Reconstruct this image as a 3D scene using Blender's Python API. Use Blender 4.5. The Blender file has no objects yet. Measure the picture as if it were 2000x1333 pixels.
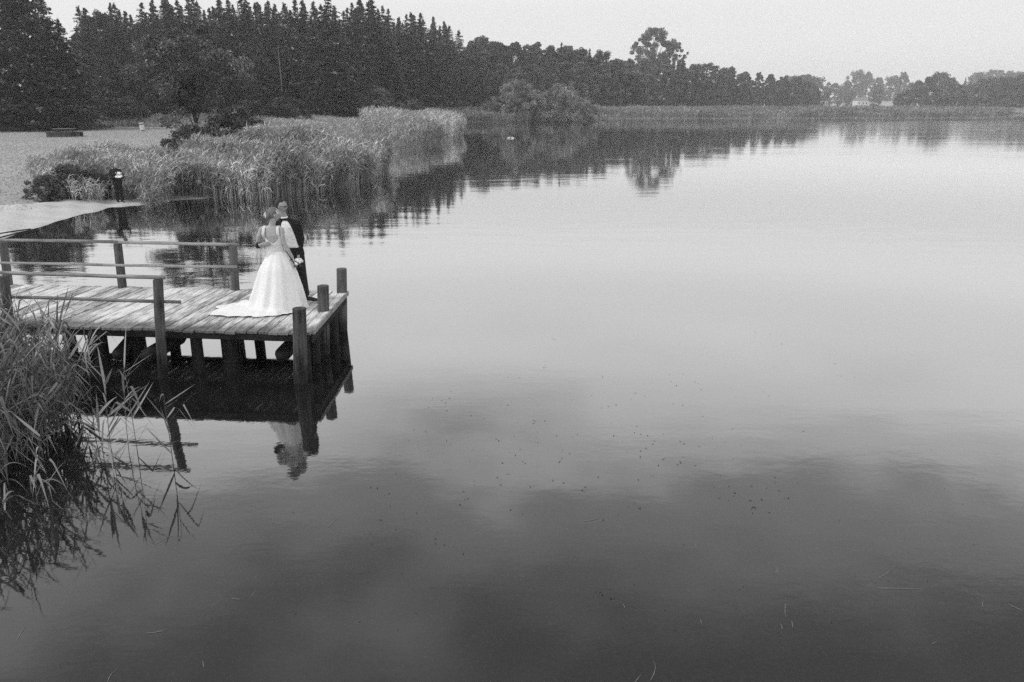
import bpy, math, random
import numpy as np
from mathutils import Vector, Matrix

R = math.radians
SC = bpy.context.scene
COL = SC.collection
random.seed(7)
RNG = np.random.default_rng(7)

# ------------------------------------------------------------------ camera
FPX, PITCH, HC = 1561.0, R(16.6), 4.25           # focal length in photo pixels, tilt down, height over the water
cam = bpy.data.cameras.new('camera')
cam.sensor_width = 36.0
cam.lens = 36.0 * FPX / 2000.0
cam.clip_start, cam.clip_end = 0.1, 8000
cam_o = bpy.data.objects.new('camera', cam)
COL.objects.link(cam_o)
cam_o.location = (0, 0, HC)
cam_o.rotation_euler = (R(90) - PITCH, 0, 0)
SC.camera = cam_o

# ------------------------------------------------------------------ sky
SUN_EL, SUN_AZ = R(52), R(-112)                  # azimuth from +Y towards +X : high, behind-left of the camera
world = bpy.data.worlds.new('World')
SC.world = world
world.use_nodes = True
nt = world.node_tree
for n in list(nt.nodes):
    nt.nodes.remove(n)


def N(tree, kind, **kw):
    n = tree.nodes.new(kind)
    for k, v in kw.items():
        setattr(n, k, v)
    return n


def math_node(tree, op, a, b=None, c=None, clamp=False):
    n = N(tree, 'ShaderNodeMath', operation=op, use_clamp=clamp)
    for i, v in enumerate((a, b, c)):
        if v is None:
            continue
        if isinstance(v, (int, float)):
            n.inputs[i].default_value = v
        else:
            tree.links.new(v, n.inputs[i])
    return n.outputs[0]


def ramp(tree, fac, stops, interp='EASE'):
    n = N(tree, 'ShaderNodeValToRGB')
    n.color_ramp.interpolation = interp
    el = n.color_ramp.elements
    while len(el) < len(stops):
        el.new(0.5)
    for e, (p, v) in zip(el, stops):
        e.position = p
        e.color = (v, v, v, 1) if not isinstance(v, tuple) else v
    tree.links.new(fac, n.inputs[0])
    return n.outputs[0]


sky = N(nt, 'ShaderNodeTexSky', sky_type='NISHITA')
sky.sun_disc = False
sky.sun_elevation = SUN_EL
sky.sun_rotation = SUN_AZ
sky.air_density, sky.dust_density = 1.0, 4.0
bw = N(nt, 'ShaderNodeRGBToBW')
nt.links.new(sky.outputs[0], bw.inputs[0])
tc = N(nt, 'ShaderNodeTexCoord')
sep = N(nt, 'ShaderNodeSeparateXYZ')
nt.links.new(tc.outputs['Generated'], sep.inputs[0])
el_ = math_node(nt, 'MAXIMUM', sep.outputs[2], 0.0)
den = math_node(nt, 'ADD', el_, 0.12)
cx = math_node(nt, 'DIVIDE', sep.outputs[0], den)
cy = math_node(nt, 'DIVIDE', sep.outputs[1], den)
comb = N(nt, 'ShaderNodeCombineXYZ')
nt.links.new(cx, comb.inputs[0])
nt.links.new(cy, comb.inputs[1])
comb.inputs[2].default_value = 3.7
cn = N(nt, 'ShaderNodeTexNoise')
cn.inputs['Scale'].default_value = 1.7
cn.inputs['Detail'].default_value = 4.0
cn.inputs['Roughness'].default_value = 0.5
nt.links.new(comb.outputs[0], cn.inputs['Vector'])
# thick grey cloud overhead, breaking up towards a bright horizon all round
calm = ramp(nt, el_, [(0.20, 0.0), (0.46, 1.0)])
edge = math_node(nt, 'ADD', el_, math_node(nt, 'MULTIPLY', math_node(nt, 'MULTIPLY', math_node(nt, 'SUBTRACT', cn.outputs['Fac'], 0.5), 0.50), calm))
SKY_GAIN = 0.15
lum = ramp(nt, edge, [(0.0, 0.98), (0.04, 0.80), (0.10, 0.76), (0.20, 1.22), (0.32, 1.66), (0.39, 1.42), (0.48, 0.80), (0.62, 0.36), (1.0, 0.33)])
base = math_node(nt, 'MULTIPLY', math_node(nt, 'POWER', bw.outputs[0], 0.12), 6.6)   # Nishita daylight evened out by the overcast
tot = math_node(nt, 'MULTIPLY', base, lum)
bg = N(nt, 'ShaderNodeBackground')
nt.links.new(tot, bg.inputs['Color'])
bg.inputs['Strength'].default_value = SKY_GAIN
wo = N(nt, 'ShaderNodeOutputWorld')
nt.links.new(bg.outputs[0], wo.inputs['Surface'])

# ------------------------------------------------------------------ sun (weak, behind cloud)
sl = bpy.data.lights.new('sun', 'SUN')
sl.energy = 1.5
sl.angle = R(14)
sl.color = (1, 1, 1)
sun_o = bpy.data.objects.new('sun', sl)
COL.objects.link(sun_o)
sd = Vector((math.sin(SUN_AZ) * math.cos(SUN_EL), math.cos(SUN_AZ) * math.cos(SUN_EL), math.sin(SUN_EL)))
sun_o.rotation_euler = sd.to_track_quat('Z', 'Y').to_euler()

SC.view_settings.view_transform = 'Standard'
SC.view_settings.look = 'None'
SC.view_settings.exposure = 0.0
SC.view_settings.gamma = 1.0
SC.view_settings.use_curve_mapping = False
SC.render.engine = 'CYCLES'
cy_ = SC.cycles
cy_.max_bounces, cy_.diffuse_bounces, cy_.glossy_bounces = 6, 3, 3
cy_.transmission_bounces, cy_.transparent_max_bounces, cy_.volume_bounces = 3, 6, 1
cy_.use_denoising = False
cy_.sample_clamp_indirect = 4.0
cy_.use_adaptive_sampling = False

# ------------------------------------------------------------------ helpers
SP, CP = math.sin(PITCH), math.cos(PITCH)


def ratio(py):
    v = (py - 666.5) / FPX
    return (SP + v * CP) / (CP - v * SP)


def P(px, py, z=0.0):
    """photo pixel -> point on the level z"""
    D = (HC - z) / ratio(py)
    dep = D * CP + (HC - z) * SP
    return Vector(((px - 1000.0) / FPX * dep, D, z))


def at(px, py, D):
    """photo pixel -> point at ground distance D"""
    z = HC - D * ratio(py)
    dep = D * CP + (HC - z) * SP
    return Vector(((px - 1000.0) / FPX * dep, D, z))


def link(o, parent=None):
    COL.objects.link(o)
    if parent is not None:
        o.parent = parent
    return o


def tag(o, label=None, cat=None, group=None, kind=None):
    if label:
        o['label'] = label
    if cat:
        o['category'] = cat
    if group:
        o['group'] = group
    if kind:
        o['kind'] = kind
    return o


def empty(name, loc, rz=0.0):
    e = bpy.data.objects.new(name, None)
    e.empty_display_size = 0.2
    e.location = loc
    e.rotation_euler = (0, 0, rz)
    COL.objects.link(e)
    return e


def mesh_np(name, V, F, tone=None, smooth=False):
    """V (n,3), F (m,k) all of one size k"""
    V = np.asarray(V, dtype=np.float32)
    F = np.asarray(F, dtype=np.int32)
    me = bpy.data.meshes.new(name)
    n, (m, k) = len(V), F.shape
    me.vertices.add(n)
    me.vertices.foreach_set('co', V.ravel())
    me.loops.add(m * k)
    me.loops.foreach_set('vertex_index', F.ravel())
    me.polygons.add(m)
    me.polygons.foreach_set('loop_start', np.arange(0, m * k, k, dtype=np.int32))
    me.polygons.foreach_set('loop_total', np.full(m, k, dtype=np.int32))
    if smooth:
        me.polygons.foreach_set('use_smooth', np.ones(m, dtype=bool))
    if tone is not None:
        at_ = me.attributes.new('tone', 'FLOAT', 'POINT')
        at_.data.foreach_set('value', np.asarray(tone, dtype=np.float32))
    me.update(calc_edges=True)
    return me


def obj(name, me, mat, parent=None):
    o = bpy.data.objects.new(name, me)
    if mat is not None and not me.materials:
        me.materials.append(mat)
    return link(o, parent)


class MB:
    """collects shapes; build() links them as one mesh object"""

    def __init__(self):
        self.v, self.f = [], []

    def add(self, vs, fs):
        b = len(self.v)
        self.v += [tuple(p) for p in vs]
        self.f += [tuple(i + b for i in q) for q in fs]

    def box(self, c, s, rz=0.0, M=None):
        hx, hy, hz = s[0] / 2, s[1] / 2, s[2] / 2
        vs = [Vector((x, y, z)) for z in (-hz, hz) for x, y in ((-hx, -hy), (hx, -hy), (hx, hy), (-hx, hy))]
        m = M if M is not None else Matrix.Rotation(rz, 3, 'Z')
        vs = [m @ p + Vector(c) for p in vs]
        self.add(vs, [(3, 2, 1, 0), (4, 5, 6, 7), (0, 1, 5, 4), (1, 2, 6, 5), (2, 3, 7, 6), (3, 0, 4, 7)])

    def tube(self, pts, rad, seg=10, flat=1.0, up=None, caps=True, round_caps=False):
        pts = [Vector(p) for p in pts]
        rad = [rad] * len(pts) if isinstance(rad, (int, float)) else list(rad)
        if round_caps:
            d0 = (pts[0] - pts[1]).normalized()
            d1 = (pts[-1] - pts[-2]).normalized()
            a, b, ra, rb = pts[0], pts[-1], rad[0], rad[-1]
            pts = [a + d0 * ra * .98, a + d0 * ra * .75] + pts + [b + d1 * rb * .75, b + d1 * rb * .98]
            rad = [ra * .18, ra * .66] + rad + [rb * .66, rb * .18]
        rings = []
        prev = None
        for i, p in enumerate(pts):
            t = (pts[min(i + 1, len(pts) - 1)] - pts[max(i - 1, 0)]).normalized()
            if prev is None:
                a = Vector(up) if up is not None else (Vector((0, 0, 1)) if abs(t.z) < .9 else Vector((1, 0, 0)))
                u = t.cross(a).normalized()
            else:
                u = (prev - t * prev.dot(t)).normalized()
            prev = u
            w = t.cross(u).normalized()
            rings.append([p + u * rad[i] * math.cos(2 * math.pi * k / seg) + w * rad[i] * flat * math.sin(2 * math.pi * k / seg)
                          for k in range(seg)])
        vs = [q for r_ in rings for q in r_]
        fs = []
        for i in range(len(rings) - 1):
            for k in range(seg):
                a, b = i * seg + k, i * seg + (k + 1) % seg
                fs.append((a, b, b + seg, a + seg))
        if caps:
            fs.append(tuple(reversed(range(seg))))
            fs.append(tuple(range((len(rings) - 1) * seg, len(rings) * seg)))
        self.add(vs, fs)

    def loft(self, rings, seg=24, caps=True, power=2.0):
        """rings: (cx, cy, cz, rx, ry[, rot])"""
        vs, fs = [], []
        for r_ in rings:
            x, y, z, rx, ry = r_[:5]
            rot = r_[5] if len(r_) > 5 else 0.0
            for k in range(seg):
                a = 2 * math.pi * k / seg
                ca, sa = math.cos(a), math.sin(a)
                lx = rx * math.copysign(abs(ca) ** (2 / power), ca)
                ly = ry * math.copysign(abs(sa) ** (2 / power), sa)
                vs.append((x + lx * math.cos(rot) - ly * math.sin(rot), y + lx * math.sin(rot) + ly * math.cos(rot), z))
        for i in range(len(rings) - 1):
            for k in range(seg):
                a, b = i * seg + k, i * seg + (k + 1) % seg
                fs.append((a, b, b + seg, a + seg))
        if caps:
            fs.append(tuple(reversed(range(seg))))
            fs.append(tuple(range((len(rings) - 1) * seg, len(rings) * seg)))
        self.add(vs, fs)

    def ball(self, c, r, seg=14, rings=9, M=None, fn=None):
        r = (r, r, r) if isinstance(r, (int, float)) else r
        vs = [(0, 0, -1)]
        for i in range(1, rings):
            ph = -math.pi / 2 + math.pi * i / rings
            for k in range(seg):
                a = 2 * math.pi * k / seg
                vs.append((math.cos(ph) * math.cos(a), math.cos(ph) * math.sin(a), math.sin(ph)))
        vs.append((0, 0, 1))
        fs = []
        for k in range(seg):
            fs.append((0, 1 + (k + 1) % seg, 1 + k))
            b = 1 + (rings - 2) * seg
            fs.append((len(vs) - 1, b + k, b + (k + 1) % seg))
        for i in range(rings - 2):
            for k in range(seg):
                a, b = 1 + i * seg + k, 1 + i * seg + (k + 1) % seg
                fs.append((a, b, b + seg, a + seg))
        out = []
        for p in vs:
            q = Vector(fn(*p)) if fn else Vector(p)
            q = Vector((q.x * r[0], q.y * r[1], q.z * r[2]))
            if M is not None:
                q = M @ q
            out.append(q + Vector(c))
        self.add(out, fs)

    def mesh(self, name, smooth=False):
        me = bpy.data.meshes.new(name)
        me.from_pydata(self.v, [], self.f)
        if smooth:
            me.polygons.foreach_set('use_smooth', [True] * len(me.polygons))
        me.update()
        return me

    def build(self, name, mat, parent=None, smooth=False, remesh=None, smooth_it=3, bevel=None):
        o = obj(name, self.mesh(name, smooth), mat, parent)
        if remesh:
            m = o.modifiers.new('remesh', 'REMESH')
            m.mode, m.voxel_size, m.use_smooth_shade = 'VOXEL', remesh, True
            s = o.modifiers.new('smooth', 'SMOOTH')
            s.factor, s.iterations = 0.5, smooth_it
        if bevel:
            b = o.modifiers.new('bevel', 'BEVEL')
            b.width, b.segments, b.limit_method = bevel, 2, 'ANGLE'
        return o


def ribbons(C, W, S):
    """C (n,k,3) centre lines, W (n,k) widths, S (n,3) or (n,k,3) side directions -> verts, quads"""
    n, k, _ = C.shape
    if S.ndim == 2:
        S = np.repeat(S[:, None, :], k, 1)
    off = S * (W[..., None] * 0.5)
    V = np.stack([C - off, C + off], 2).reshape(-1, 3)          # n,k,2
    b = (np.arange(n) * k * 2)[:, None] + (np.arange(k - 1) * 2)[None, :]
    F = np.stack([b, b + 1, b + 3, b + 2], -1).reshape(-1, 4)
    return V, F


def quads(C, U, W):
    V = np.stack([C - U - W, C + U - W, C + U + W, C - U + W], 1).reshape(-1, 3)
    F = np.arange(len(C) * 4).reshape(-1, 4)
    return V, F


def norm(a):
    return a / np.maximum(np.linalg.norm(a, axis=-1, keepdims=True), 1e-9)


# ------------------------------------------------------------------ materials (a black and white photograph: everything is neutral grey)
def mat_new(name):
    m = bpy.data.materials.new(name)
    m.use_nodes = True
    t = m.node_tree
    for n in list(t.nodes):
        t.nodes.remove(n)
    out = N(t, 'ShaderNodeOutputMaterial')
    return m, t, out


def noise(t, scale, detail=4, rough=0.55, vec=None, dist=0.0):
    n = N(t, 'ShaderNodeTexNoise')
    n.inputs['Scale'].default_value = scale
    n.inputs['Detail'].default_value = detail
    n.inputs['Roughness'].default_value = rough
    n.inputs['Distortion'].default_value = dist
    if vec is not None:
        t.links.new(vec, n.inputs['Vector'])
    return n.outputs['Fac']


def mapped(t, vec, scale, rot=(0, 0, 0)):
    mp = N(t, 'ShaderNodeMapping')
    mp.inputs['Scale'].default_value = scale
    mp.inputs['Rotation'].default_value = rot
    t.links.new(vec, mp.inputs['Vector'])
    return mp.outputs[0]


def plain(name, lum, rough=0.7, var=0.15, scale=8.0, spec=0.3, bump=0.0, bscale=40.0):
    m, t, out = mat_new(name)
    b = N(t, 'ShaderNodeBsdfPrincipled')
    b.inputs['Roughness'].default_value = rough
    b.inputs['Specular IOR Level'].default_value = spec
    co = N(t, 'ShaderNodeTexCoord').outputs['Object']
    f = noise(t, scale, 5, vec=co)
    c = ramp(t, f, [(0.3, lum * (1 - var)), (0.7, lum * (1 + var))], 'LINEAR')
    t.links.new(c, b.inputs['Base Color'])
    if bump:
        bp = N(t, 'ShaderNodeBump')
        bp.inputs['Strength'].default_value = bump
        bp.inputs['Distance'].default_value = 0.02
        t.links.new(noise(t, bscale, 4, vec=co), bp.inputs['Height'])
        t.links.new(bp.outputs[0], b.inputs['Normal'])
    t.links.new(b.outputs[0], out.inputs['Surface'])
    return m


def leafmat(name, lum, trans=0.3, var=0.35, gloss=0.12):
    m, t, out = mat_new(name)
    a = N(t, 'ShaderNodeAttribute', attribute_name='tone')
    oi = N(t, 'ShaderNodeObjectInfo')
    k = math_node(t, 'MULTIPLY', a.outputs['Fac'], lum)
    k = math_node(t, 'MULTIPLY', k, math_node(t, 'ADD', math_node(t, 'MULTIPLY', oi.outputs['Random'], var), 1 - var / 2))
    d = N(t, 'ShaderNodeBsdfDiffuse')
    tr = N(t, 'ShaderNodeBsdfTranslucent')
    t.links.new(k, d.inputs[0])
    t.links.new(k, tr.inputs[0])
    mx = N(t, 'ShaderNodeMixShader')
    mx.inputs[0].default_value = trans
    t.links.new(d.outputs[0], mx.inputs[1])
    t.links.new(tr.outputs[0], mx.inputs[2])
    g = N(t, 'ShaderNodeBsdfGlossy')
    g.inputs['Roughness'].default_value = 0.45
    fr = N(t, 'ShaderNodeFresnel')
    fr.inputs['IOR'].default_value = 1.35
    m2 = N(t, 'ShaderNodeMixShader')
    t.links.new(math_node(t, 'MULTIPLY', fr.outputs[0], gloss * 4, clamp=True), m2.inputs[0])
    t.links.new(mx.outputs[0], m2.inputs[1])
    t.links.new(g.outputs[0], m2.inputs[2])
    t.links.new((m2 if gloss else mx).outputs[0], out.inputs['Surface'])
    return m


def wood(name, dark, light, grain=(3, 40, 40), rough=0.8, stain=False, bump=0.5, wet=False):
    m, t, out = mat_new(name)
    b = N(t, 'ShaderNodeBsdfPrincipled')
    b.inputs['Roughness'].default_value = rough
    b.inputs['Specular IOR Level'].default_value = 0.25
    co = N(t, 'ShaderNodeTexCoord').outputs['Object']
    oi = N(t, 'ShaderNodeObjectInfo')
    vadd = N(t, 'ShaderNodeVectorMath', operation='ADD')
    cmb = N(t, 'ShaderNodeCombineXYZ')
    for i in range(3):
        t.links.new(math_node(t, 'MULTIPLY', oi.outputs['Random'], 37.0 + 11 * i), cmb.inputs[i])
    t.links.new(co, vadd.inputs[0])
    t.links.new(cmb.outputs[0], vadd.inputs[1])
    v = vadd.outputs[0]
    g = noise(t, 1.0, 6, 0.65, vec=mapped(t, v, grain))
    blot = noise(t, 2.3, 4, 0.6, vec=v)
    fac = math_node(t, 'ADD', math_node(t, 'MULTIPLY', g, 0.65), math_node(t, 'MULTIPLY', blot, 0.35))
    fac = math_node(t, 'ADD', fac, math_node(t, 'MULTIPLY', math_node(t, 'SUBTRACT', oi.outputs['Random'], 0.5), 0.14))
    c = ramp(t, fac, [(0.34, dark), (0.47, (dark + light) / 2), (0.60, light)], 'LINEAR')
    if stain:                                        # lichen and damp grown in from the water-side edges of the deck
        geo = N(t, 'ShaderNodeNewGeometry')
        sp = N(t, 'ShaderNodeSeparateXYZ')
        t.links.new(geo.outputs['Position'], sp.inputs[0])
        # distance from the front edge line of the deck
        dd = math_node(t, 'ADD', sp.outputs[1], math_node(t, 'MULTIPLY', sp.outputs[0], 0.105))
        dd = math_node(t, 'SUBTRACT', dd, 11.82)
        ns = noise(t, 1.0, 5, 0.7, vec=mapped(t, geo.outputs['Position'], (7, 1.6, 1)))
        k = math_node(t, 'ADD', dd, math_node(t, 'MULTIPLY', math_node(t, 'SUBTRACT', ns, 0.5), 1.5))
        k = ramp(t, math_node(t, 'MULTIPLY', k, 1.0, clamp=True), [(0.1, 1.0), (0.55, 0.0)], 'LINEAR')
        mxc = N(t, 'ShaderNodeMix', data_type='RGBA')
        t.links.new(math_node(t, 'MULTIPLY', k, 0.75), mxc.inputs[0])
        t.links.new(c, mxc.inputs[6])
        mxc.inputs[7].default_value = (.055, .055, .055, 1)
        c = mxc.outputs[2]
    if wet:                                          # dark slimy band the waves keep wet, ragged at its upper edge
        geo = N(t, 'ShaderNodeNewGeometry')
        sp = N(t, 'ShaderNodeSeparateXYZ')
        t.links.new(geo.outputs['Position'], sp.inputs[0])
        zz = math_node(t, 'ADD', sp.outputs[2], math_node(t, 'MULTIPLY', math_node(t, 'SUBTRACT', noise(t, 14, 4, 0.7, vec=geo.outputs['Position']), 0.5), 0.35))
        k = ramp(t, zz, [(0.16, 1.0), (0.34, 0.0)], 'LINEAR')
        mxc = N(t, 'ShaderNodeMix', data_type='RGBA')
        t.links.new(math_node(t, 'MULTIPLY', k, 0.8), mxc.inputs[0])
        t.links.new(c, mxc.inputs[6])
        mxc.inputs[7].default_value = (.014, .014, .014, 1)
        c = mxc.outputs[2]
    t.links.new(c, b.inputs['Base Color'])
    bp = N(t, 'ShaderNodeBump')
    bp.inputs['Strength'].default_value = bump
    bp.inputs['Distance'].default_value = 0.006
    t.links.new(g, bp.inputs['Height'])
    t.links.new(bp.outputs[0], b.inputs['Normal'])
    t.links.new(b.outputs[0], out.inputs['Surface'])
    return m


M = {}
M['spruce'] = leafmat('spruce_needles', 0.036, 0.15, 1.0, 0.04)
M['conifer'] = leafmat('conifer_needles', 0.034, 0.15, 0.3, 0.05)
M['leaf'] = leafmat('broad_leaves', 0.10, 0.3, 0.8, 0.05)
M['leaf_dark'] = leafmat('dark_leaves', 0.062, 0.2, 0.3, 0.02)
M['young'] = leafmat('young_tree_leaves', 0.11, 0.25, 0.1, 0.05)
M['willow'] = leafmat('willow_leaves', 0.27, 0.3, 0.1, 0.05)
M['shrub'] = leafmat('shrub_leaves', 0.13, 0.2, 0.3, 0.02)
M['weed'] = leafmat('shore_weeds', 0.15, 0.2, 0.3, 0.02)
M['reed'] = leafmat('reed_leaves', 0.52, 0.14, 0.1, 0.06)
M['reed_near'] = leafmat('near_reed_leaves', 0.26, 0.15, 0.15, 0.10)
M['reed_far'] = leafmat('far_reed_leaves', 0.33, 0.12, 0.1, 0.04)
M['herb'] = leafmat('meadow_herbs', 0.26, 0.12, 0.1, 0.05)
M['grass'] = leafmat('lawn_grass', 0.47, 0.35, 0.1, 0.04)
M['bark'] = plain('bark', 0.05, 0.9, 0.4, 3.0, 0.1)
M['bark_pale'] = plain('pale_bark', 0.14, 0.9, 0.4, 3.0, 0.1)
M['deck'] = wood('weathered_deck_planks', 0.16, 0.84, (30, 2.4, 20), 0.7, stain=True)
M['post'] = wood('grey_timber_posts', 0.012, 0.135, (24, 24, 1.3), 0.8, bump=1.0, wet=True)
M['rail'] = wood('rail_poles', 0.12, 0.34, (2, 20, 20), 0.75)
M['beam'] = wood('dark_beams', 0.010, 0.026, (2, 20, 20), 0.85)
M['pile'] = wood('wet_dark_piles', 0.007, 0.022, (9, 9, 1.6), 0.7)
M['table'] = wood('picnic_table_wood', 0.03, 0.09, (2, 20, 20), 0.8)
M['table_lit'] = wood('picnic_table_lit_wood', 0.10, 0.30, (2, 20, 20), 0.7)  # lighter copy of the table wood, light from above painted into the top boards
M['straw'] = plain('pale_straw', 0.26, 0.7, 0.2, 10)
M['debris'] = plain('dark_leaf_scraps', 0.02, 0.8, 0.4, 10)
M['skin'] = plain('skin', 0.40, 0.5, 0.06, 9, 0.35)
M['skin_dark'] = plain('skin_tan', 0.34, 0.5, 0.06, 9, 0.35)
M['satin'] = plain('white_satin', 0.87, 0.55, 0.03, 14, 0.3, 0.12, 60)
M['lace'] = plain('white_lace', 0.74, 0.75, 0.14, 90, 0.2, 0.4, 160)
M['suit'] = plain('black_suit_cloth', 0.018, 0.85, 0.2, 30, 0.2, 0.2, 70)
M['trouser'] = plain('dark_trouser_cloth', 0.022, 0.85, 0.2, 30, 0.2, 0.2, 70)
M['shirt'] = plain('white_shirt_cloth', 0.84, 0.75, 0.04, 20, 0.2, 0.3, 30)
M['shoe'] = plain('black_leather', 0.02, 0.35, 0.2, 20, 0.5)
M['hair_fair'] = plain('fair_hair', 0.17, 0.55, 0.45, 60, 0.4, 0.6, 120)
M['hair_dark'] = plain('dark_hair', 0.03, 0.6, 0.4, 60, 0.3, 0.5, 120)
M['petal'] = plain('white_petals', 0.80, 0.6, 0.12, 40, 0.2)
M['stem'] = plain('flower_stems', 0.07, 0.7, 0.3, 40, 0.2)
M['dark'] = plain('dark_plastic', 0.02, 0.4, 0.1, 10, 0.5)
M['white_plastic'] = plain('white_plastic', 0.80, 0.4, 0.03, 10, 0.5)
M['bin'] = plain('pale_bin_metal', 0.62, 0.6, 0.2, 6, 0.3)
M['plaster'] = plain('white_render', 0.80, 0.8, 0.05, 1, 0.1)
M['roof'] = plain('grey_roof', 0.22, 0.8, 0.2, 2, 0.1)
M['glass'] = plain('dark_glass', 0.04, 0.15, 0.05, 1, 0.5)


def ground_mat():
    m, t, out = mat_new('meadow_ground')
    b = N(t, 'ShaderNodeBsdfPrincipled')
    b.inputs['Roughness'].default_value = 0.95
    b.inputs['Specular IOR Level'].default_value = 0.05
    geo = N(t, 'ShaderNodeNewGeometry').outputs['Position']
    fine = noise(t, 6.0, 6, 0.75, vec=geo)
    big = noise(t, 0.12, 3, 0.5, vec=geo)
    f = math_node(t, 'ADD', math_node(t, 'MULTIPLY', fine, 0.7), math_node(t, 'MULTIPLY', big, 0.3))
    c = ramp(t, f, [(0.32, 0.32), (0.5, 0.44), (0.68, 0.55)], 'LINEAR')
    t.links.new(c, b.inputs['Base Color'])
    bp = N(t, 'ShaderNodeBump')
    bp.inputs['Strength'].default_value = 0.6
    bp.inputs['Distance'].default_value = 0.06
    t.links.new(noise(t, 12.0, 4, 0.7, vec=geo), bp.inputs['Height'])
    t.links.new(bp.outputs[0], b.inputs['Normal'])
    t.links.new(b.outputs[0], out.inputs['Surface'])
    return m


def sand_mat():
    m, t, out = mat_new('pale_sand')
    b = N(t, 'ShaderNodeBsdfPrincipled')
    b.inputs['Roughness'].default_value = 0.9
    b.inputs['Specular IOR Level'].default_value = 0.1
    geo = N(t, 'ShaderNodeNewGeometry').outputs['Position']
    f = math_node(t, 'ADD', math_node(t, 'MULTIPLY', noise(t, 9.0, 6, 0.8, vec=geo), 0.5),
                  math_node(t, 'MULTIPLY', noise(t, 0.9, 5, 0.65, vec=mapped(t, geo, (0.7, 1.6, 1))), 0.5))
    c = ramp(t, f, [(0.30, 0.24), (0.42, 0.52), (0.62, 0.66)], 'LINEAR')
    t.links.new(c, b.inputs['Base Color'])
    bp = N(t, 'ShaderNodeBump')
    bp.inputs['Strength'].default_value = 0.5
    bp.inputs['Distance'].default_value = 0.03
    t.links.new(noise(t, 14.0, 4, 0.7, vec=geo), bp.inputs['Height'])
    t.links.new(bp.outputs[0], b.inputs['Normal'])
    t.links.new(b.outputs[0], out.inputs['Surface'])
    return m


def water_mat():
    m, t, out = mat_new('lake_water')
    geo = N(t, 'ShaderNodeNewGeometry').outputs['Position']
    patch = ramp(t, noise(t, 0.10, 3, 0.5, vec=mapped(t, geo, (0.5, 1.4, 1), (0, 0, 0.3))), [(0.38, 0.35), (0.65, 1.0)])
    swell = noise(t, 0.75, 2, 0.45, vec=mapped(t, geo, (0.6, 1.25, 1)))
    small = noise(t, 7.5, 2, 0.5, vec=mapped(t, geo, (0.75, 1.2, 1)))
    h = math_node(t, 'ADD', math_node(t, 'MULTIPLY', swell, 0.0075), math_node(t, 'MULTIPLY', small, 0.0011))
    sx = N(t, 'ShaderNodeSeparateXYZ')
    t.links.new(geo, sx.inputs[0])
    # a light breeze roughens the open water over on the far right
    br_ = ramp(t, math_node(t, 'DIVIDE', math_node(t, 'ADD', sx.outputs[0], math_node(t, 'MULTIPLY', sx.outputs[1], .12)), 200.0, clamp=True), [(0.28, 0.0), (0.62, 1.0)])
    patch = math_node(t, 'ADD', patch, math_node(t, 'MULTIPLY', br_, 3.2))
    h = math_node(t, 'MULTIPLY', h, patch)
    bp = N(t, 'ShaderNodeBump')
    bp.inputs['Strength'].default_value = 1.0
    bp.inputs['Distance'].default_value = 1.0
    t.links.new(h, bp.inputs['Height'])
    d = N(t, 'ShaderNodeBsdfDiffuse')
    scum = noise(t, 26.0, 3, 0.8, vec=geo)
    t.links.new(ramp(t, scum, [(0.35, 0.009), (0.62, 0.017), (0.75, 0.038)], 'LINEAR'), d.inputs[0])
    g = N(t, 'ShaderNodeBsdfGlossy')
    g.inputs['Roughness'].default_value = 0.035
    g.inputs['Color'].default_value = (.97, .97, .97, 1)
    fr = N(t, 'ShaderNodeFresnel')
    fr.inputs['IOR'].default_value = 1.55
    for s in (d, g, fr):
        t.links.new(bp.outputs[0], s.inputs['Normal'])
    mx = N(t, 'ShaderNodeMixShader')
    t.links.new(math_node(t, 'MULTIPLY', fr.outputs[0], 1.45, clamp=True), mx.inputs[0])
    t.links.new(d.outputs[0], mx.inputs[1])
    t.links.new(g.outputs[0], mx.inputs[2])
    t.links.new(mx.outputs[0], out.inputs['Surface'])
    return m


# ------------------------------------------------------------------ the lake, its shore and the land
SH = [(-300, -300), (-13, -300), (-13, -40), (-12.2, 3), (-12.4, 8), (-13.5, 12), (-17, 16), (-19.5, 20.5)]
SH += [tuple(P(x, y, 0)[:2]) for x, y in [(0, 466), (60, 447), (130, 425), (215, 405), (330, 393), (420, 388), (560, 366), (650, 342),
                                         (700, 318), (712, 300), (690, 293), (700, 288), (790, 284), (860, 272), (878, 260), (850, 248),
                                         (820, 243), (860, 240), (960, 238.5), (1030, 236.5), (1050, 234), (1130, 233), (1300, 232.5),
                                         (1550, 232), (1800, 232), (1950, 231.2), (1976, 228.5), (1960, 224.5), (1985, 221.0), (2100, 219.5), (2500, 219.5)]]
SH += [(2300, 420), (2300, 2700), (-2300, 2700), (-2300, -300)]
SHN = np.array(SH)


def shore_dist(X, Y):
    """signed distance to the shoreline, positive on land"""
    p = np.stack([X, Y], -1).reshape(-1, 2)
    a, b = SHN, np.roll(SHN, -1, 0)
    best = np.full(len(p), 1e9)
    inside = np.zeros(len(p), dtype=bool)
    for (ax, ay), (bx, by) in zip(a, b):
        d = np.array([bx - ax, by - ay])
        L2 = max(d @ d, 1e-9)
        tt = np.clip(((p[:, 0] - ax) * d[0] + (p[:, 1] - ay) * d[1]) / L2, 0, 1)
        dx = p[:, 0] - (ax + tt * d[0])
        dy = p[:, 1] - (ay + tt * d[1])
        best = np.minimum(best, np.hypot(dx, dy))
        c = (ay > p[:, 1]) != (by > p[:, 1])
        with np.errstate(divide='ignore', invalid='ignore'):
            xi = (bx - ax) * (p[:, 1] - ay) / (by - ay if by != ay else 1e-9) + ax
        inside ^= c & (p[:, 0] < xi)
    return np.where(inside, best, -best).reshape(np.shape(X))


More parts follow.
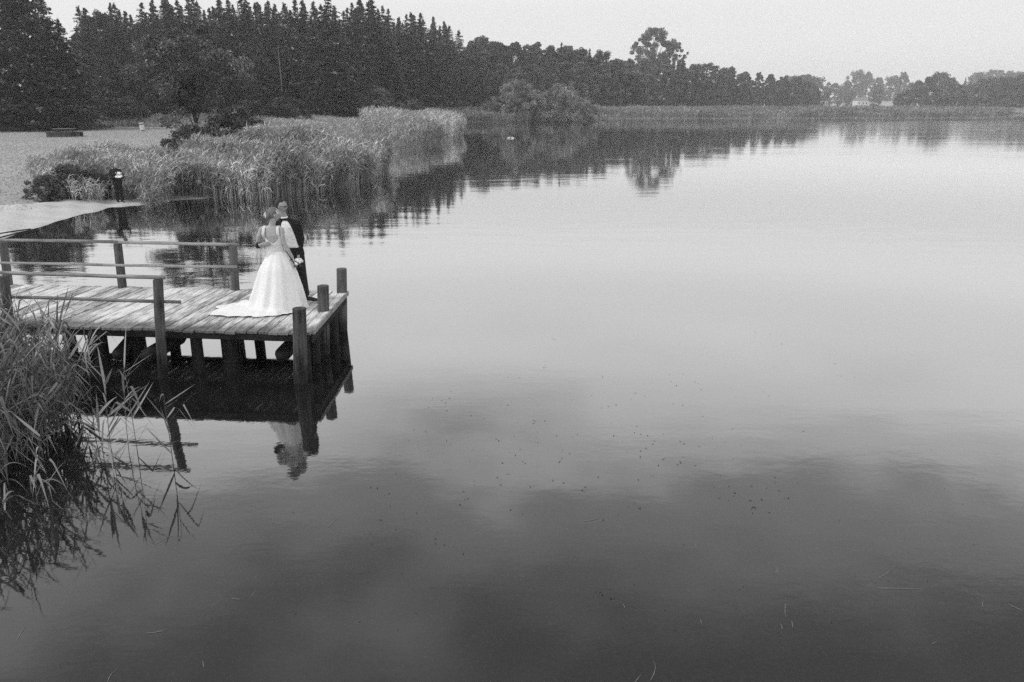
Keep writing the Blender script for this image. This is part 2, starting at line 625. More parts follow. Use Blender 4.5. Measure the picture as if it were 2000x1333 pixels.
def ground_z(X, Y):
    X, Y = np.asarray(X, float), np.asarray(Y, float)
    d = shore_dist(X, Y)
    top = np.where(Y > 170, 0.75, 1.25)
    land = top * (1 - np.exp(-np.maximum(d, 0) / 13.0))
    land = land + np.where(d > 8, 0.05 * np.sin(X * .31 + 1.3 * np.sin(Y * .17)) * np.cos(Y * .23), 0)
    hill = 30.0 * np.exp(-(((X - 640) / 230) ** 2 + ((Y - 860) / 260) ** 2))
    hill += 9.0 * np.exp(-(((X - 60) / 500) ** 2 + ((Y - 1500) / 400) ** 2))
    bed = -0.9 * (1 - np.exp(np.minimum(d, 0) / 3.0))
    return np.where(d > 0, land + hill, bed)


def gz(x, y):
    return float(ground_z(np.array([x]), np.array([y]))[0])


def Pg(px, py):
    """photo pixel -> point on the terrain"""
    z = .3
    for _ in range(25):
        p = P(px, py, z)
        z = .5 * z + .5 * max(gz(p.x, p.y), 0)
    return P(px, py, z)


LOWER = [(-27, 12.5), (-20.0, 19.5)] + [tuple(P(x, y, 0)[:2]) for x, y in [(0, 470), (60, 450), (130, 428), (215, 408), (300, 397.5), (345, 394)]]
UPPER = [(-42, 18), (-30, 30)] + [tuple(Pg(x, y)[:2]) for x, y in [(0, 403), (70, 397), (130, 391), (215, 389), (260, 388), (350, 392.5)]]



xs = np.concatenate([-np.geomspace(80, 2280, 40)[::-1], np.linspace(-79, 79, 160), np.geomspace(80, 2280, 60)])
ys = np.concatenate([np.linspace(-290, 4, 20), np.linspace(5, 120, 150), np.geomspace(121, 2680, 110)])
GX, GY = np.meshgrid(xs, ys)
GZ = ground_z(GX, GY)
BP = np.array(LOWER + UPPER[::-1])
insb = np.zeros(GX.shape, bool)
for a_, b_ in zip(BP, np.roll(BP, -1, 0)):
    c_ = (a_[1] > GY) != (b_[1] > GY)
    with np.errstate(divide='ignore', invalid='ignore'):
        insb ^= c_ & (GX < (b_[0] - a_[0]) * (GY - a_[1]) / (b_[1] - a_[1] + 1e-12) + a_[0])
GZ = np.where(insb, GZ - .4, GZ)
nx, ny = len(xs), len(ys)
idx = np.arange(nx * ny).reshape(ny, nx)
F = np.stack([idx[:-1, :-1], idx[:-1, 1:], idx[1:, 1:], idx[1:, :-1]], -1).reshape(-1, 4)
ground = obj('ground', mesh_np('ground', np.stack([GX, GY, GZ], -1).reshape(-1, 3), F, smooth=True), ground_mat())
tag(ground, 'mown lakeside lawn and meadow rising gently behind the reeds', 'ground', kind='structure')

w = MB()
w.add([(-2280, -290, 0), (2280, -290, 0), (2280, 2680, 0), (-2280, 2680, 0)], [(0, 1, 2, 3)])
lake = w.build('water', water_mat())
tag(lake, 'calm grey lake mirroring the overcast sky', 'lake', kind='structure')

# pale sandy landing on the left shore, a sheet just above the ground
def resample(pts, n):
    p = np.array(pts, float)
    s = np.concatenate([[0], np.cumsum(np.hypot(*np.diff(p, axis=0).T))])
    q = np.linspace(0, s[-1], n)
    return np.stack([np.interp(q, s, p[:, 0]), np.interp(q, s, p[:, 1])], -1)


NB, NJ = 150, 26
def resample_k(pts, n):
    p = np.array(pts, float)
    k = np.linspace(0, len(p) - 1, n)
    i = np.arange(len(p))
    return np.stack([np.interp(k, i, p[:, 0]), np.interp(k, i, p[:, 1])], -1)
lo, up_ = resample_k(LOWER, NB), resample_k(UPPER, NB)
up_[:, 1] += 0.22 * np.sin(np.arange(NB) * .33) + 0.12 * np.sin(np.arange(NB) * .71 + 1)
tt = np.linspace(0, 1, NJ)[None, :, None]
BXY = lo[:, None, :] * (1 - tt) + up_[:, None, :] * tt
BZ = ground_z(BXY[..., 0], BXY[..., 1]) + 0.05
BZ[:, -1] -= 0.12
BZ += .022 * np.sin(BXY[..., 0] * 2.3 + 1.4 * np.sin(BXY[..., 1] * 1.1)) + .016 * np.sin(BXY[..., 0] * 5.9 + BXY[..., 1] * 3.1)
idx = np.arange(NB * NJ).reshape(NB, NJ)
F = np.stack([idx[:-1, :-1], idx[1:, :-1], idx[1:, 1:], idx[:-1, 1:]], -1).reshape(-1, 4)
beach = obj('beach', mesh_np('beach', np.concatenate([BXY, BZ[..., None]], -1).reshape(-1, 3), F, smooth=True), sand_mat())
tag(beach, 'pale sandy landing sloping into the lake', 'beach', kind='structure')

# two sunk timber edgings at the water end of the sand
for (a, b, lab) in (((-14, 468), (74, 446.5), 'long thin timber edging sunk in the sand nearest the water'),
                    ((-14, 461), (60, 447.5), 'thin timber edging lying in the sand just above its twin')):
    pa, pb = P(a[0], a[1], .05), P(b[0], b[1], .05)
    mb = MB()
    for k in range(1):
        za, zb = max(gz(pa.x, pa.y), 0) + .05, max(gz(pb.x, pb.y), 0) + .05
        mb.tube([(pa.x, pa.y, za), ((pa.x + pb.x) / 2, (pa.y + pb.y) / 2, (za + zb) / 2 + .01), (pb.x, pb.y, zb)], [.022, .024, .02], 8)
    tag(mb.build('timber_edging', M['beam'], smooth=True), lab, 'timber', 'timber edgings in the sand')

# ------------------------------------------------------------------ trees
def tree_mesh_spruce(seed, H=22.0, Rm=3.5, whorls=62, per=8, low=0.06, leaf=0.34, dense=3, droop=.22, ragged=.25):
    g = np.random.default_rng(seed)
    C, U, W, T = [], [], [], []
    for k in range(whorls):
        f = low + (1 - low) * (max(0.0, k + g.uniform(-.5, .5)) / whorls) ** .82
        f = min(max(f, low), .995)
        z = H * f
        r = 1.08 * Rm * ((1 - f) ** (0.68 if f < .8 else .95 - .27 * (1 - f) / .2)) * g.uniform(1 - ragged, 1 + ragged) + .12
        nb = max(3, int(per * (0.55 + 0.45 * (1 - f)) + g.uniform(-1, 1)))
        a0 = g.uniform(0, 6.28)
        for j in range(nb):
            a = a0 + 6.283 * j / nb + g.uniform(-.3, .3)
            rr = r * g.uniform(.65, 1.2)
            z = H * f + g.uniform(-.8, .8) * H / whorls
            n = max(3, int(rr / (leaf * .75)))
            t = (np.arange(n) + g.uniform(.3, 1.0, n)) / n
            t = np.repeat(t, dense)
            lat = g.normal(0, 1, len(t)) * (.16 + .12 * rr * (1 - t)) * min(1, .25 + rr)
            dz = -droop * rr * t ** 1.4 * g.uniform(.6, 1.4) + .06 * rr * t ** 4 + g.normal(0, .10, len(t))
            dirx, diry = math.cos(a), math.sin(a)
            x = dirx * rr * t - diry * lat
            y = diry * rr * t + dirx * lat
            C.append(np.stack([x, y, z + dz - .25 * np.abs(lat)], -1))
            u = np.stack([np.full(len(t), dirx), np.full(len(t), diry), np.full(len(t), -.25)], -1) + g.normal(0, .35, (len(t), 3))
            v = np.stack([np.full(len(t), -diry), np.full(len(t), dirx), np.zeros(len(t))], -1) * np.sign(lat + 1e-6)[:, None] \
                + np.array([0, 0, -.7]) + g.normal(0, .4, (len(t), 3))
            s = leaf * (.5 + .5 * min(1, (1 - f) * 2.2)) * g.uniform(.6, 1.25, (len(t), 1))
            U.append(norm(u) * s * .9)
            W.append(norm(v) * s * .42)
            T.append(g.uniform(.5, 1.5, len(t)) * g.uniform(.45, 1.75))
    # leader
    n = 14
    zt = H * g.uniform(.955, 1.0, n)
    C.append(np.stack([g.normal(0, .08, n), g.normal(0, .08, n), zt], -1))
    U.append(norm(g.normal(0, 1, (n, 3)) + np.array([0, 0, 1.4])) * leaf * .7)
    W.append(norm(g.normal(0, 1, (n, 3))) * leaf * .22)
    T.append(g.uniform(.6, 1.2, n))
    C, U, W, T = np.concatenate(C), np.concatenate(U), np.concatenate(W), np.concatenate(T)
    V, F = quads(C, U, W)
    crown = mesh_np('spruce_crown', V, F, np.repeat(T, 4))
    mb = MB()
    mb.tube([(0, 0, -.5), (.03, 0, H * .3), (-.03, .02, H * .7), (0, 0, H * .985)], [H * .014, H * .0105, H * .005, .02], 8)
    return mb.mesh('spruce_trunk', True), crown


def tree_mesh_broad(seed, H=18.0, width=9.0, base=0.15, clumps=55, per=130, leaf=0.30, cl=0.17, flatten=.75, top=1.0, limbs=9, egg=0.0, lobes=None, fill=.55):
    g = np.random.default_rng(seed)
    cz0, cz1 = H * base, H * top
    ch, rw = cz1 - cz0, width / 2
    cen = []
    if lobes is not None:
        cen = [np.array(q, float) for q in lobes]
    while len(cen) < clumps:
        d = norm(g.normal(0, 1, 3))
        rr = g.uniform(fill, 1.0) ** .6
        f = (d[2] * rr + 1) / 2
        shape = 1.0 - egg * max(0, f - .35)
        p = np.array([d[0] * rw * rr * shape, d[1] * rw * rr * shape, cz0 + ch * f])
        p[:2] *= 1 + .22 * math.sin(3 * math.atan2(d[1], d[0]) + seed) + g.normal(0, .06)
        cen.append(p)
    if lobes is None:                                # a full head, not one clump alone at the tip
        for _ in range(7):
            a_ = g.uniform(0, 6.283)
            cen.append(np.array([math.cos(a_) * rw * .28, math.sin(a_) * rw * .28, cz0 + ch * g.uniform(.86, .98)]))
    C, T, SZ = [], [], []
    for c in cen:
        cr = cl * width * g.uniform(.6, 1.25)
        n = int(per * g.uniform(.7, 1.3))
        q = norm(g.normal(0, 1, (n, 3))) * (g.uniform(0, 1, (n, 1)) ** .45) * cr
        q[:, 2] *= flatten
        C.append(c + q)
        T.append(g.uniform(.5, 1.5, n) * g.uniform(.45, 1.75))
        SZ.append(g.uniform(.6, 1.3, n) * leaf)
    C, T, SZ = np.concatenate(C), np.concatenate(T), np.concatenate(SZ)
    n = len(C)
    u = norm(g.normal(0, 1, (n, 3)) * np.array([1, 1, .6]))
    w_ = norm(np.cross(u, g.normal(0, 1, (n, 3)) + np.array([0, 0, .5])))
    V, F = quads(C, u * SZ[:, None] * .62, w_ * SZ[:, None] * .38)
    crown = mesh_np('leaf_crown', V, F, np.repeat(T, 4))
    mb = MB()
    tr = max(.09, H * .014)
    mb.tube([(0, 0, -.4), (.02 * H * .3, 0, H * .2), (-.01 * H, .01 * H, H * .45), (0, 0, H * .75), (.02, 0, H * .93)],
            [tr * 1.25, tr, tr * .75, tr * .4, tr * .12], 9)
    order = g.permutation(len(cen))[:limbs]
    for i in order:
        c = cen[i]
        z0 = min(max(c[2] * .55, H * .16), H * .8)
        a = np.array([0, 0, z0])
        m_ = a * .45 + c * .55 + np.array([0, 0, .05 * H])
        mb.tube([a, a * .75 + m_ * .25, m_, c], [tr * .5, tr * .42, tr * .28, tr * .08], 6)
    return mb.mesh('tree_trunk', True), crown


def put_tree(name, meshes, mats, loc, height, ref_h, width_k=1.0, rz=None, label=None, cat='tree', group=None, lean=0.0, lean_y=0.0):
    e = empty(name, loc, random.uniform(0, 6.28) if rz is None else rz)
    e.rotation_euler = (lean_y, lean, e.rotation_euler.z)
    s = height / ref_h
    e.scale = (s * width_k, s * width_k, s)
    t_ = bpy.data.objects.new('trunk', meshes[0])
    c_ = bpy.data.objects.new('crown', meshes[1])
    for me, mt in zip(meshes, mats):
        if not me.materials:
            me.materials.append(mt)
    link(t_, e)
    link(c_, e)
    for o_, mt in zip((t_, c_), mats):               # the mesh is shared, the material belongs to the tree
        o_.material_slots[0].link = 'OBJECT'
        o_.material_slots[0].material = mt
    tag(e, label, cat, group)
    return e


def skyline(px, top_y, D):
    """foot of a tree at ground distance D whose tip stands at that pixel"""
    t_ = at(px, top_y, D)
    z = gz(t_.x, t_.y)
    return Vector((t_.x, t_.y, z)), t_.z - z


ORD = ['first', 'second', 'third', 'fourth', 'fifth', 'sixth', 'seventh', 'eighth', 'ninth', 'tenth', 'eleventh', 'twelfth', 'thirteenth',
       'fourteenth', 'fifteenth', 'sixteenth', 'seventeenth', 'eighteenth', 'nineteenth', 'twentieth', 'twenty-first', 'twenty-second',
       'twenty-third', 'twenty-fourth', 'twenty-fifth', 'twenty-sixth', 'twenty-seventh', 'twenty-eighth', 'twenty-ninth', 'thirtieth',
       'thirty-first', 'thirty-second', 'thirty-third', 'thirty-fourth', 'thirty-fifth', 'thirty-sixth']

SPR = [tree_mesh_spruce(10 + i, 22, rm, wh, ragged=rg) for i, (rm, wh, rg) in enumerate(((3.3, 64, .25), (4.2, 54, .4), (2.9, 66, .2), (3.7, 60, .35), (4.6, 50, .45), (3.1, 58, .5)))]
front_spruce = [(166, 14, 140), (228, 8, 150), (252, 22, 155), (297, 2, 150), (322, -8, 158), (346, 8, 150), (372, -2, 160), (398, 10, 152), (424, -12, 160),
                (450, 6, 152), (478, -6, 158), (503, 2, 150), (530, -10, 158), (556, 6, 152), (584, -2, 160), (607, 8, 150), (634, 0, 148),
                (662, 14, 158), (690, 8, 165), (701, 2, 172), (722, 4, 176), (754, 14, 182), (782, 18, 190), (793, 20, 197), (822, 30, 208), (845, 30, 220), (868, 46, 235), (897, 56, 258)]
for i, (px, ty, D) in enumerate(front_spruce):
    loc, h = skyline(px, ty + random.choice((-9, -4, 0, 3, 8, 16, 24)), D)
    put_tree('spruce_tree', SPR[(i * 5 + i // 6) % 6], (M['bark'], M['spruce']), loc, h, 22.0, random.uniform(.8, 1.4), lean=random.uniform(-.03, .03),
             label='tall dark spruce, %s from the left along the spruce skyline' % ORD[i], group='spruces along the skyline')
for i in range(74):
    px = 150 + 745 * (i + random.uniform(0, .8)) / 74
    fx = front_spruce[min(range(len(front_spruce)), key=lambda k: abs(front_spruce[k][0] - px))]
    loc, h = skyline(px, fx[1] + random.choice((-2, 4, 8, 12, 18, 26)), fx[2] + random.uniform(3, 24))
    put_tree('spruce_tree', SPR[(i * 5 + 1 + i // 4) % 6], (M['bark'], M['spruce']), loc, h, 22.0, random.uniform(1.0, 1.25),
             label='dark spruce hidden among the others inside the spruce wood', group='spruces inside the wood')
# lower, darker front fringe of the wood
for i, px in enumerate(range(150, 905, 36)):
    fx = front_spruce[min(range(len(front_spruce)), key=lambda k: abs(front_spruce[k][0] - px))]
    loc, h = skyline(px + random.uniform(-10, 10), random.uniform(75, 130) + max(0, px - 700) * .15, fx[2] - random.uniform(4, 9))
    put_tree('young_spruce', SPR[(i * 5 + i // 6) % 6], (M['bark'], M['spruce']), loc, h, 22.0, random.uniform(1.3, 1.6),
             label='shorter dark spruce, %s from the left along the foot of the spruce wood' % ORD[i], group='young spruces at the edge of the wood')

# a bare pale trunk at the edge of the wood
b_, t_ = at(554, 212, 143), at(543, 92, 143)
mb = MB()
mb.tube([(0, 0, -1), ((t_.x - b_.x) * .35, 0, (t_.z - b_.z) * .4), (t_.x - b_.x, 0, t_.z - b_.z)], [.16, .12, .04], 8)
o = mb.build('bare_trunk', M['bark_pale'], smooth=True)
o.location = b_
tag(o, 'thin pale bare trunk before the dark spruces', 'trunk')

# big dark conifers at the left edge of the lawn
CON = [tree_mesh_spruce(40 + i, 18, 5.2, 46, 10, .01, .34, 3, .12, .35) for i in range(2)]
BIGL = [tree_mesh_broad(60, 18, 12, .04, 90, 170, .34, .13, .5, 1.0, 12)]
for (px, ty, D, me, ref, wk, lab) in (
        (20, -10, 96, BIGL[0], 18, .95, 'broad dark leafy tree at the left end of the lawn'),
        (78, -14, 101, CON[0], 18, .85, 'tall dark conifer with pointed tip behind the picnic table'),
        (112, 38, 100, CON[1], 18, .95, 'shorter dark conifer with ragged side branches, right of the picnic table conifer'),
        (34, 14, 104, CON[1], 18, 1.15, 'dark conifer filling the gap behind the broad leafy tree and the pointed one'),
        (-45, -40, 93, CON[1], 18, 1.0, 'dark conifer cut off by the left picture edge'),
        (48, 70, 93, CON[0], 18, 1.35, 'low spreading dark conifer touching the lawn at far left'),
        (100, 120, 95, CON[1], 18, 1.5, 'lowest dark conifer at the corner of the lawn above the picnic table')):
    loc, h = skyline(px, ty, D)
    put_tree('conifer_tree', me, (M['bark'], M['conifer']), loc, h, ref, wk, label=lab, group='dark trees at the left edge of the lawn')

# pale-topped deciduous trees among the spruces on the left
BRD = [tree_mesh_broad(70 + i, 18, wd, bs, 120, 95, .32, .095, .8, 1.0, 9, egg) for i, (wd, bs, egg) in
       enumerate(((9.5, .02, .5), (8.0, .0, .8), (11, .02, .3), (7.2, .0, .9), (9.0, .02, .6)))]
for (px, ty, D, lab) in ((192, 24, 146, 'rounded birch-like tree right of the leftmost skyline spruce'),
                         (213, 40, 143, 'leafy tree below the second skyline spruce'),
                         (150, 66, 138, 'small leafy tree in the gap left of the skyline spruces'),
                         (272, 48, 144, 'leafy tree in the dip between the skyline spruces')):
    loc, h = skyline(px, ty, D)
    put_tree('leafy_tree', BRD[(px // 7) % 5], (M['bark_pale'], M['leaf_dark']), loc, h, 18, .7, label=lab, group='leafy trees among the spruces')

# mixed broadleaf wood along the far shore
decid = [(925, 76, 262), (948, 72, 270), (976, 80, 272), (1006, 84, 268), (1030, 90, 280), (1052, 84, 284), (1078, 92, 286), (1102, 86, 292), (1128, 96, 290), (1150, 106, 296),
         (1176, 100, 305), (1204, 112, 305), (1232, 116, 318), (1262, 116, 320), (1296, 118, 335), (1330, 118, 345), (1358, 122, 352), (1386, 124, 362),
         (1414, 130, 372), (1428, 131, 376), (1458, 138, 384), (1484, 142, 392), (1508, 146, 402), (1532, 148, 412), (1556, 150, 424), (1578, 156, 432), (1592, 168, 436)]
for i, (px, ty, D) in enumerate(decid):
    loc, h = skyline(px, ty, D)
    put_tree('leafy_tree', BRD[(i * 2 + i // 5) % 5], (M['bark_pale'], M['leaf']), loc, h, 18, random.uniform(.95, 1.3),
             label='grey-green broadleaf tree, %s from the spruces along the far-shore skyline' % ORD[i], group='broadleaf trees along the far shore')
for i in range(52):
    k = i / 52 * (len(decid) - 1)
    a, b = decid[int(k)], decid[int(k) + 1]
    f = k - int(k)
    px, ty, D = (a[j] * (1 - f) + b[j] * f for j in range(3))
    front = i % 2 == 0
    loc, h = skyline(px + random.uniform(-8, 8), ty + (random.uniform(26, 46) * (1 - .4 * k / len(decid)) if front else random.uniform(6, 18)), D + (-14 if front else 16))
    put_tree('leafy_tree', BRD[(i * 3 + 2) % 5], (M['bark_pale'], M['leaf']), loc, h, 18, random.uniform(1.0, 1.35),
             label=('broadleaf tree in the lower front row of the far-shore wood, %s from the spruces' % ORD[i // 2]) if front else 'broadleaf tree hidden behind the skyline row of the far-shore wood', group='trees within the far-shore wood')
for (px, ty, D, lab) in ((1097, 82, 284, 'small dark spruce tip poking above the broadleaf wood, nearest the tall spruces'),
                         (1152, 94, 292, 'dark spruce tip above the broadleaf wood left of the tallest tree')):
    loc, h = skyline(px, ty, D)
    put_tree('spruce_tree', SPR[0], (M['bark'], M['spruce']), loc, h, 22.0, .9, label=lab, group='spruce tips in the broadleaf wood')

# the tall tree that stands above the wood, and its slimmer neighbour
g_ = np.random.default_rng(5)
TALL = tree_mesh_broad(90, 30, 15, .52, 130, 110, .38, .088, .8, 1.0, 24)
TALL2 = tree_mesh_broad(91, 26, 9, .5, 62, 70, .38, .085, .9, 1.0, 20)
loc, h = skyline(1280, 56, 383)
put_tree('tall_tree', TALL, (M['bark_pale'], M['leaf']), loc, h, 30, 1.0, rz=.6, label='tallest tree, its round crown standing high above the far-shore wood')
loc, h = skyline(1321, 84, 388)
put_tree('tall_tree', TALL2, (M['bark_pale'], M['leaf']), loc, h, 26, .95, rz=2.0, label='thin open-crowned tree just right of the tallest tree')

# round willows at the water's edge
WIL = [tree_mesh_broad(100 + i, 9, 10.5, -.05, 120, 130, .20, .10, .9, 1.0, 8, .2) for i in range(2)]
for (px, ty, D, wk, lab) in ((1012, 160, 196, 1.0, 'round pale willow on the bank, the left one of the pair'),
                             (1097, 166, 193, 1.0, 'round pale willow on the bank, the right one of the pair'),
                             (975, 190, 198, 1.1, 'low willow bush leaning out left of the willow pair'),
                             (1140, 192, 200, .9, 'low willow bush at the right foot of the willow pair'),
                             (1055, 178, 205, 1.0, 'willow bush filling the gap between the willow pair')):
    loc, h = skyline(px, ty, D)
    put_tree('willow_tree', WIL[px % 2], (M['bark'], M['willow']), loc, h, 9, wk, label=lab, group='willows on the far bank')

# far hazy trees to the right
FARB = [tree_mesh_broad(110 + i, 16, wd, -.1, 90, 80, .48, .12, .8, 1.0, 4, eg) for i, (wd, eg) in enumerate(((13, .3), (10, .6), (16, .2)))]
far = [(1545, 148, 560, 1.2), (1575, 144, 600, 1.2), (1596, 152, 620, 1.0), (1632, 163, 760, 1.2), (1656, 158, 780, 1.0), (1676, 139, 800, .75), (1697, 141, 810, .7), (1718, 150, 790, .9),
       (1744, 150, 760, 1.0), (1765, 141, 760, .6), (1640, 184, 640, .8), (1662, 180, 640, .8), (1716, 164, 600, .7), (1780, 160, 700, .8)]
for i, (px, ty, D, wk) in enumerate(far):
    loc, h = skyline(px, ty, D)
    put_tree('far_tree', FARB[i % 3], (M['bark'], M['leaf']), loc, h, 16, wk, label='hazy far tree beyond the meadow, %s from the end of the near wood' % ORD[i],
             group='hazy trees around the far house')
near_right = [(1758, 182, 430, 1.0), (1772, 176, 440, .9), (1795, 158, 455, 1.0), (1818, 148, 470, 1.0), (1838, 143, 480, 1.0), (1858, 152, 480, .9), (1880, 164, 490, 1.0), (1900, 166, 480, 1.0),
              (1925, 152, 470, 1.1), (1948, 150, 460, 1.1), (1972, 152, 455, 1.1), (1996, 146, 450, 1.1), (2025, 140, 450, 1.1)]
for i, (px, ty, D, wk) in enumerate(near_right):
    loc, h = skyline(px, ty, D)
    put_tree('far_tree', FARB[(i + 1) % 3], (M['bark'], M['leaf']), loc, h, 16, wk, label='grey round-headed tree behind the right reed strip, %s from the meadow gap' % ORD[i],
             group='round trees behind the right reed strip')
for i in range(30):
    x = random.uniform(1895, 2080)
    D = random.uniform(700, 880)
    p = at(x, 200, D)
    z = gz(p.x, p.y)
    put_tree('hill_tree', FARB[i % 3], (M['bark'], M['leaf']), Vector((p.x, p.y, z)), random.uniform(12, 16), 16, 1.2,
             label='hazy tree in the wood covering the distant right hill', group='trees on the distant hill')
for i, (px, lab) in enumerate(((1887, 'tiny pointed conifer on the distant skyline, the left of two'), (1898, 'tiny pointed conifer on the distant skyline, the right of two'))):
    loc, h = skyline(px, 150 + i * 1.5, 640)
    put_tree('conifer_tree', SPR[i], (M['bark'], M['spruce']), loc, h, 22, .9, label=lab, group='two pointed conifers on the skyline')

# the little white house among the hazy trees
hp = P(1681, 197, gz(110, 560) if False else 1.0)
hp = at(1681, 199, 620)
hz = gz(hp.x, hp.y)
he = empty('house', (hp.x, hp.y, hz), R(12)); he.scale = (.85, .85, .85)
mb = MB(); mb.box((0, 0, 2.2), (11, 7, 5.4)); mb.build('wall', M['plaster'], he)
mb = MB()
mb.add([(-5.8, -3.9, 4.9), (5.8, -3.9, 4.9), (5.8, 3.9, 4.9), (-5.8, 3.9, 4.9), (-5.8, 0, 7.6), (5.8, 0, 7.6)],
       [(0, 1, 5, 4), (2, 3, 4, 5), (0, 4, 3), (1, 2, 5), (3, 2, 1, 0)])
mb.build('roof', M['roof'], he)
for x in (-3.6, 0.2, 3.4):
    mb = MB(); mb.box((x, -3.52, 2.6), (1.2, .1, 1.5)); mb.build('window', M['glass'], he)
tag(he, 'tiny white house among the hazy far trees', 'house')

# ------------------------------------------------------------------ shrubs and the young tree on the shore
SHR = [tree_mesh_broad(130 + i, 3, 4.2, -.1, 90, 130, .11, .105, .85, 1.0, 10, .2) for i in range(2)]
for (px, ty, D, h_px_w, mt, lab) in (
        (243, 192, 112, 1.1, 'leaf_dark', 'round dark shrub at the edge of the meadow below the spruces'),
        (556, 192, 128, 1.4, 'leaf_dark', 'wide dark shrub below the spruces beyond the reed meadow'),
        (485, 198, 128, 1.3, 'leaf_dark', 'low dark shrub below the spruces, behind the young tree'),
        (735, 176, 150, 1.1, 'shrub', 'grey bush before the spruces above the reed meadow'),
        (806, 197, 140, .8, 'shrub', 'small pale bush at the back edge of the reeds')):
    loc, h = skyline(px, ty, D)
    put_tree('shrub', SHR[px % 2], (M['bark'], M[mt]), loc, h, 3, h_px_w, label=lab, cat='shrub', group='shrubs before the wood')
for (px, py, zb_, h, wk, mt, lab) in (
        (372, 303, 1.0, 2.3, 1.0, 'shrub', 'dark leafy bush at the foot of the young tree'),
        (458, 297, 1.0, 3.4, 1.0, 'shrub', 'taller grey bush standing out of the reeds right of the young tree'),
        (520, 272, 1.0, 1.9, 1.0, 'leaf_dark', 'small dark bush in the reeds right of the taller bush'),
        (92, 374, .6, 1.1, 1.05, 'weed', 'low dark bush at the left end of the reed bed by the sand'),
        (140, 370, .6, 1.5, 1.0, 'weed', 'low dark bush left of the person with the controller'),
        (190, 372, .5, 1.3, .9, 'weed', 'dark bush close behind the person with the controller'),
        (275, 366, .4, 1.05, .9, 'weed', 'dark bush just right of the person with the controller')):
    p = P(px, py, zb_)
    z = gz(p.x, p.y)
    put_tree('shrub', SHR[px % 2], (M['bark'], M[mt]), Vector((p.x, p.y, z - .1)), h, 3, wk, label=lab, cat='shrub', group='bushes along the shore')

base = at(384, 250, 57)
bz = gz(base.x, base.y)
s57 = 57.5 / FPX
lobes = []
for (px, py, n) in ((352, 70, 2), (372, 62, 2), (330, 84, 2), (300, 95, 2), (395, 92, 2), (420, 112, 3), (445, 126, 2), (470, 134, 1), (290, 120, 2), (276, 97, 1), (318, 128, 3), (360, 110, 3), (385, 140, 3),
                    (340, 150, 3), (300, 150, 2), (420, 150, 3), (450, 158, 1), (365, 175, 3), (400, 180, 2), (335, 185, 2), (376, 204, 1), (350, 205, 2), (346, 222, 1), (335, 234, 1)):
    for k in range(n):
        p = at(px, py, 57)
        lobes.append((p.x - base.x + random.uniform(-.55, .55), random.uniform(-1.9, 1.9) if py < 190 else random.uniform(-.4, .4), p.z - bz + random.uniform(-.4, .4)))
YT = tree_mesh_broad(150, 8.0, 6.4, .3, len(lobes), 380, .105, .135, .62, 1.0, 30, lobes=lobes)
put_tree('young_tree', YT, (M['bark'], M['young']), Vector((base.x, base.y, bz)), 8.0, 8.0, 1.0, rz=0.0,
         label='young dark-leaved tree with thin trunk standing out of the bush by the lawn')

# ------------------------------------------------------------------ reeds
def poly_points(poly, n, jitter=0.0):
    """n random points inside a world polygon"""
    p = np.array(poly, float)
    lo_, hi_ = p.min(0), p.max(0)
    out = []
    got = 0
    while got < n:
        q = RNG.uniform(lo_, hi_, (n * 2, 2))
        ins = np.zeros(len(q), bool)
        for a, b in zip(p, np.roll(p, -1, 0)):
            c = (a[1] > q[:, 1]) != (b[1] > q[:, 1])
            with np.errstate(divide='ignore', invalid='ignore'):
                ins ^= c & (q[:, 0] < (b[0] - a[0]) * (q[:, 1] - a[1]) / (b[1] - a[1]) + a[0])
        out.append(q[ins])
        got += ins.sum()
    return np.concatenate(out)[:n]


def clumpy(xy, scale, seed=0):
    return 0.5 + 0.25 * (np.sin(xy[:, 0] / scale + seed) * np.cos(xy[:, 1] / scale * 1.3 + 2 * seed) + np.sin(xy[:, 0] / scale * 2.3 + xy[:, 1] / scale * 1.7 + seed))


